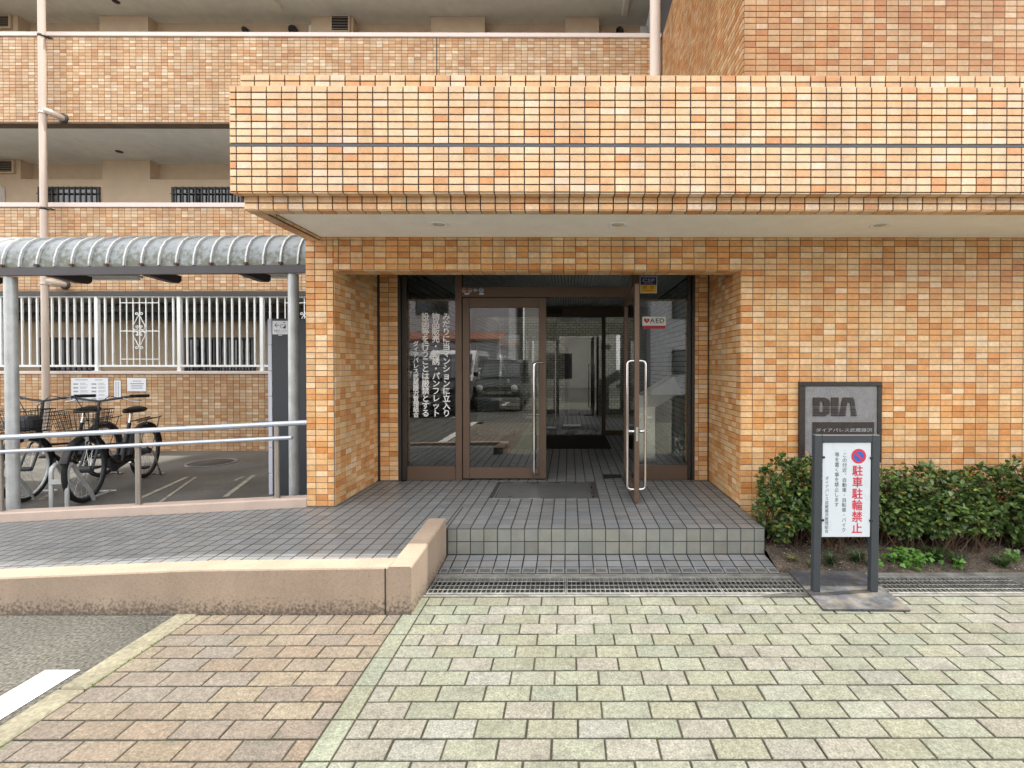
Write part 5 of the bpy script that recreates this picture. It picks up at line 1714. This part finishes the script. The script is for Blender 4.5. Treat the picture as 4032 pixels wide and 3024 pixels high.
box_building('house', 'grey two storey house across the street reflected in the doors', -10.5, -2.6, -17, -10.5, 6.2, 'housewall', 'redroof', [(-6.6, -5.2, 3.6, 4.6), (-9.4, -8.2, 3.6, 4.6), (-4.4, -3.3, .9, 1.9)])
box_building('house', 'pale house across the street reflected beside the grey one', -2.2, 3.0, -19, -13.5, 6.0, 'housepale', 'redroof', [(-1.4, -.4, 3.5, 4.6), (.8, 1.8, 3.5, 4.6), (-1.5, .2, .6, 2.2)], 'gable')
box_building('house', 'blue grey block across the street reflected in the right sidelight', 4.0, 12.0, -20, -13, 8.5, 'housewall', 'charcoal', [(5 + k * 1.7, 6.1 + k * 1.7, z, z + 1.2) for k in range(4) for z in (1.0, 3.7, 6.3)])
sd_ = thing('shed', 'low shed with red brown roof across the street', 'shed', (-4.5, -9.6, 0))
mb = MB(); mb.box(-8.5, -2.9, -10.3, -9.2, 0, 2.35); part('wall', mb, M['housewall'], sd_)
mb = MB(); mb.prism([(-10.4, 2.75), (-8.9, 2.42), (-8.9, 2.5), (-10.4, 2.85)], 0, -8.7, -2.7); part('roof', mb, M['redroof'], sd_)
bw = thing('block_wall', 'grey concrete block wall across the street', 'wall', (0, -9.1, 0))
lay = Layer('block', M['block'], M['block'], t=.012, b=.006, sink=.0, gap=.012)
mb = MB(); mb.box(-8, -2.5, -9.15, -9.0, 0, 1.4); part('backing', mb, M['joint_mid'], bw)
BK = lambda: pick([(1, (.26, .26, .25))])
for r in range(7):
    lay.field((0, -9.0, 0), -UX, UZ, cells(2.5, 8, .2 * (r % 2), .4), [(r * .2, r * .2 + .2)], BK, vis=False)
lay.build(bw, 0, 'blocks')


def vehicle(name, label, x, y, paint, van):
    t = thing(name, label, 'van' if van else 'car', (x, y, 0), R(0))
    w = .84 if van else .73
    hh = 1.95 if van else 1.62
    lo = [(-1.9, .28), (1.62, .28), (1.72, .42), (1.70, .78 if not van else .95), (1.45, .95 if not van else 1.1), (.95 if not van else 1.25, 1.02 if not van else 1.15), (-1.9, 1.02 if not van else 1.15)]
    up = [(.92 if not van else 1.28, 1.02 if not van else 1.15), (.45 if not van else .75, hh - .08), (.25 if not van else .55, hh), (-1.75, hh), (-1.88, 1.02 if not van else 1.15)]
    mb = MB(); mb.prism(lo, 0, -w, w); b_ = part('body', mb, M[paint], t, True)
    mb = MB(); mb.prism(up[::-1], 0, -w + .06, w - .06); part('cabin', mb, M[paint], t, True)
    zb, zt_ = (1.02, hh - .12) if not van else (1.15, hh - .14)
    yb, yt_ = (.92, .47) if not van else (1.28, .77)
    mb = MB(); mb.add([(-w + .12, yb - .0 + .012, zb + .05), (w - .12, yb + .012, zb + .05), (w - .18, yt_ + .03, zt_), (-w + .18, yt_ + .03, zt_)], [(3, 2, 1, 0)], False)
    part('windscreen', mb, M['glass_dark'], t, True)
    for s in (-1, 1):
        mb = MB(); mb.box(s * (w - .058) - .004, s * (w - .058) + .004, -1.55, .35, zb + .08, zt_ - .03); part('side_window', mb, M['glass_dark'], t, True)
        mb = MB(); mb.lathe([(0, .03), (.09, .03), (.11, .0)], (s * (w - .2), 1.70, .72), 'y', 18); part('headlight', mb, M['lamp'], t, True)
        mb = MB(); mb.box(s * (w + .02), s * (w + .16), .75, .82, zb + .05, zb + .2, .02); part('mirror', mb, M[paint], t, True)
        for yy in (1.15, -1.3):
            mb = MB(); mb.lathe([(0, -.1), (.27, -.1), (.3, -.06), (.3, .06), (.27, .1), (0, .1)], (s * (w - .09), yy, .3), 'x', 24); part('wheel', mb, M['rubber'], t, True)
    mb = MB(); mb.box(-.45, .45, 1.705, 1.73, .56, .64); part('grille', mb, M['steel'], t, True)
    mb = MB(); mb.box(-w + .04, w - .04, 1.66, 1.76, .3, .45, .03); part('bumper', mb, M['charcoal' if paint == 'carblack' else paint], t, True)
    mb = MB(); mb.box(-.165, .165, 1.762, 1.768, .36, .45); part('number_plate', mb, M['signboard'], t, True)
    return t


vehicle('parked_car', 'small black car parked across the street, reflected in the closed door', -2.2, -6.2, 'carblack', False)
vehicle('parked_car', 'black car reflected in the left sidelight behind the lettering', -3.9, -4.6, 'carblack', False)
vehicle('parked_van', 'white van parked between the two black cars', -3.95, -8.0 + .9, 'carwhite', True).location.y = -7.0
vehicle('parked_van', 'white van reflected at the left edge of the sidelight', -6.5, -7.0, 'carwhite', True)
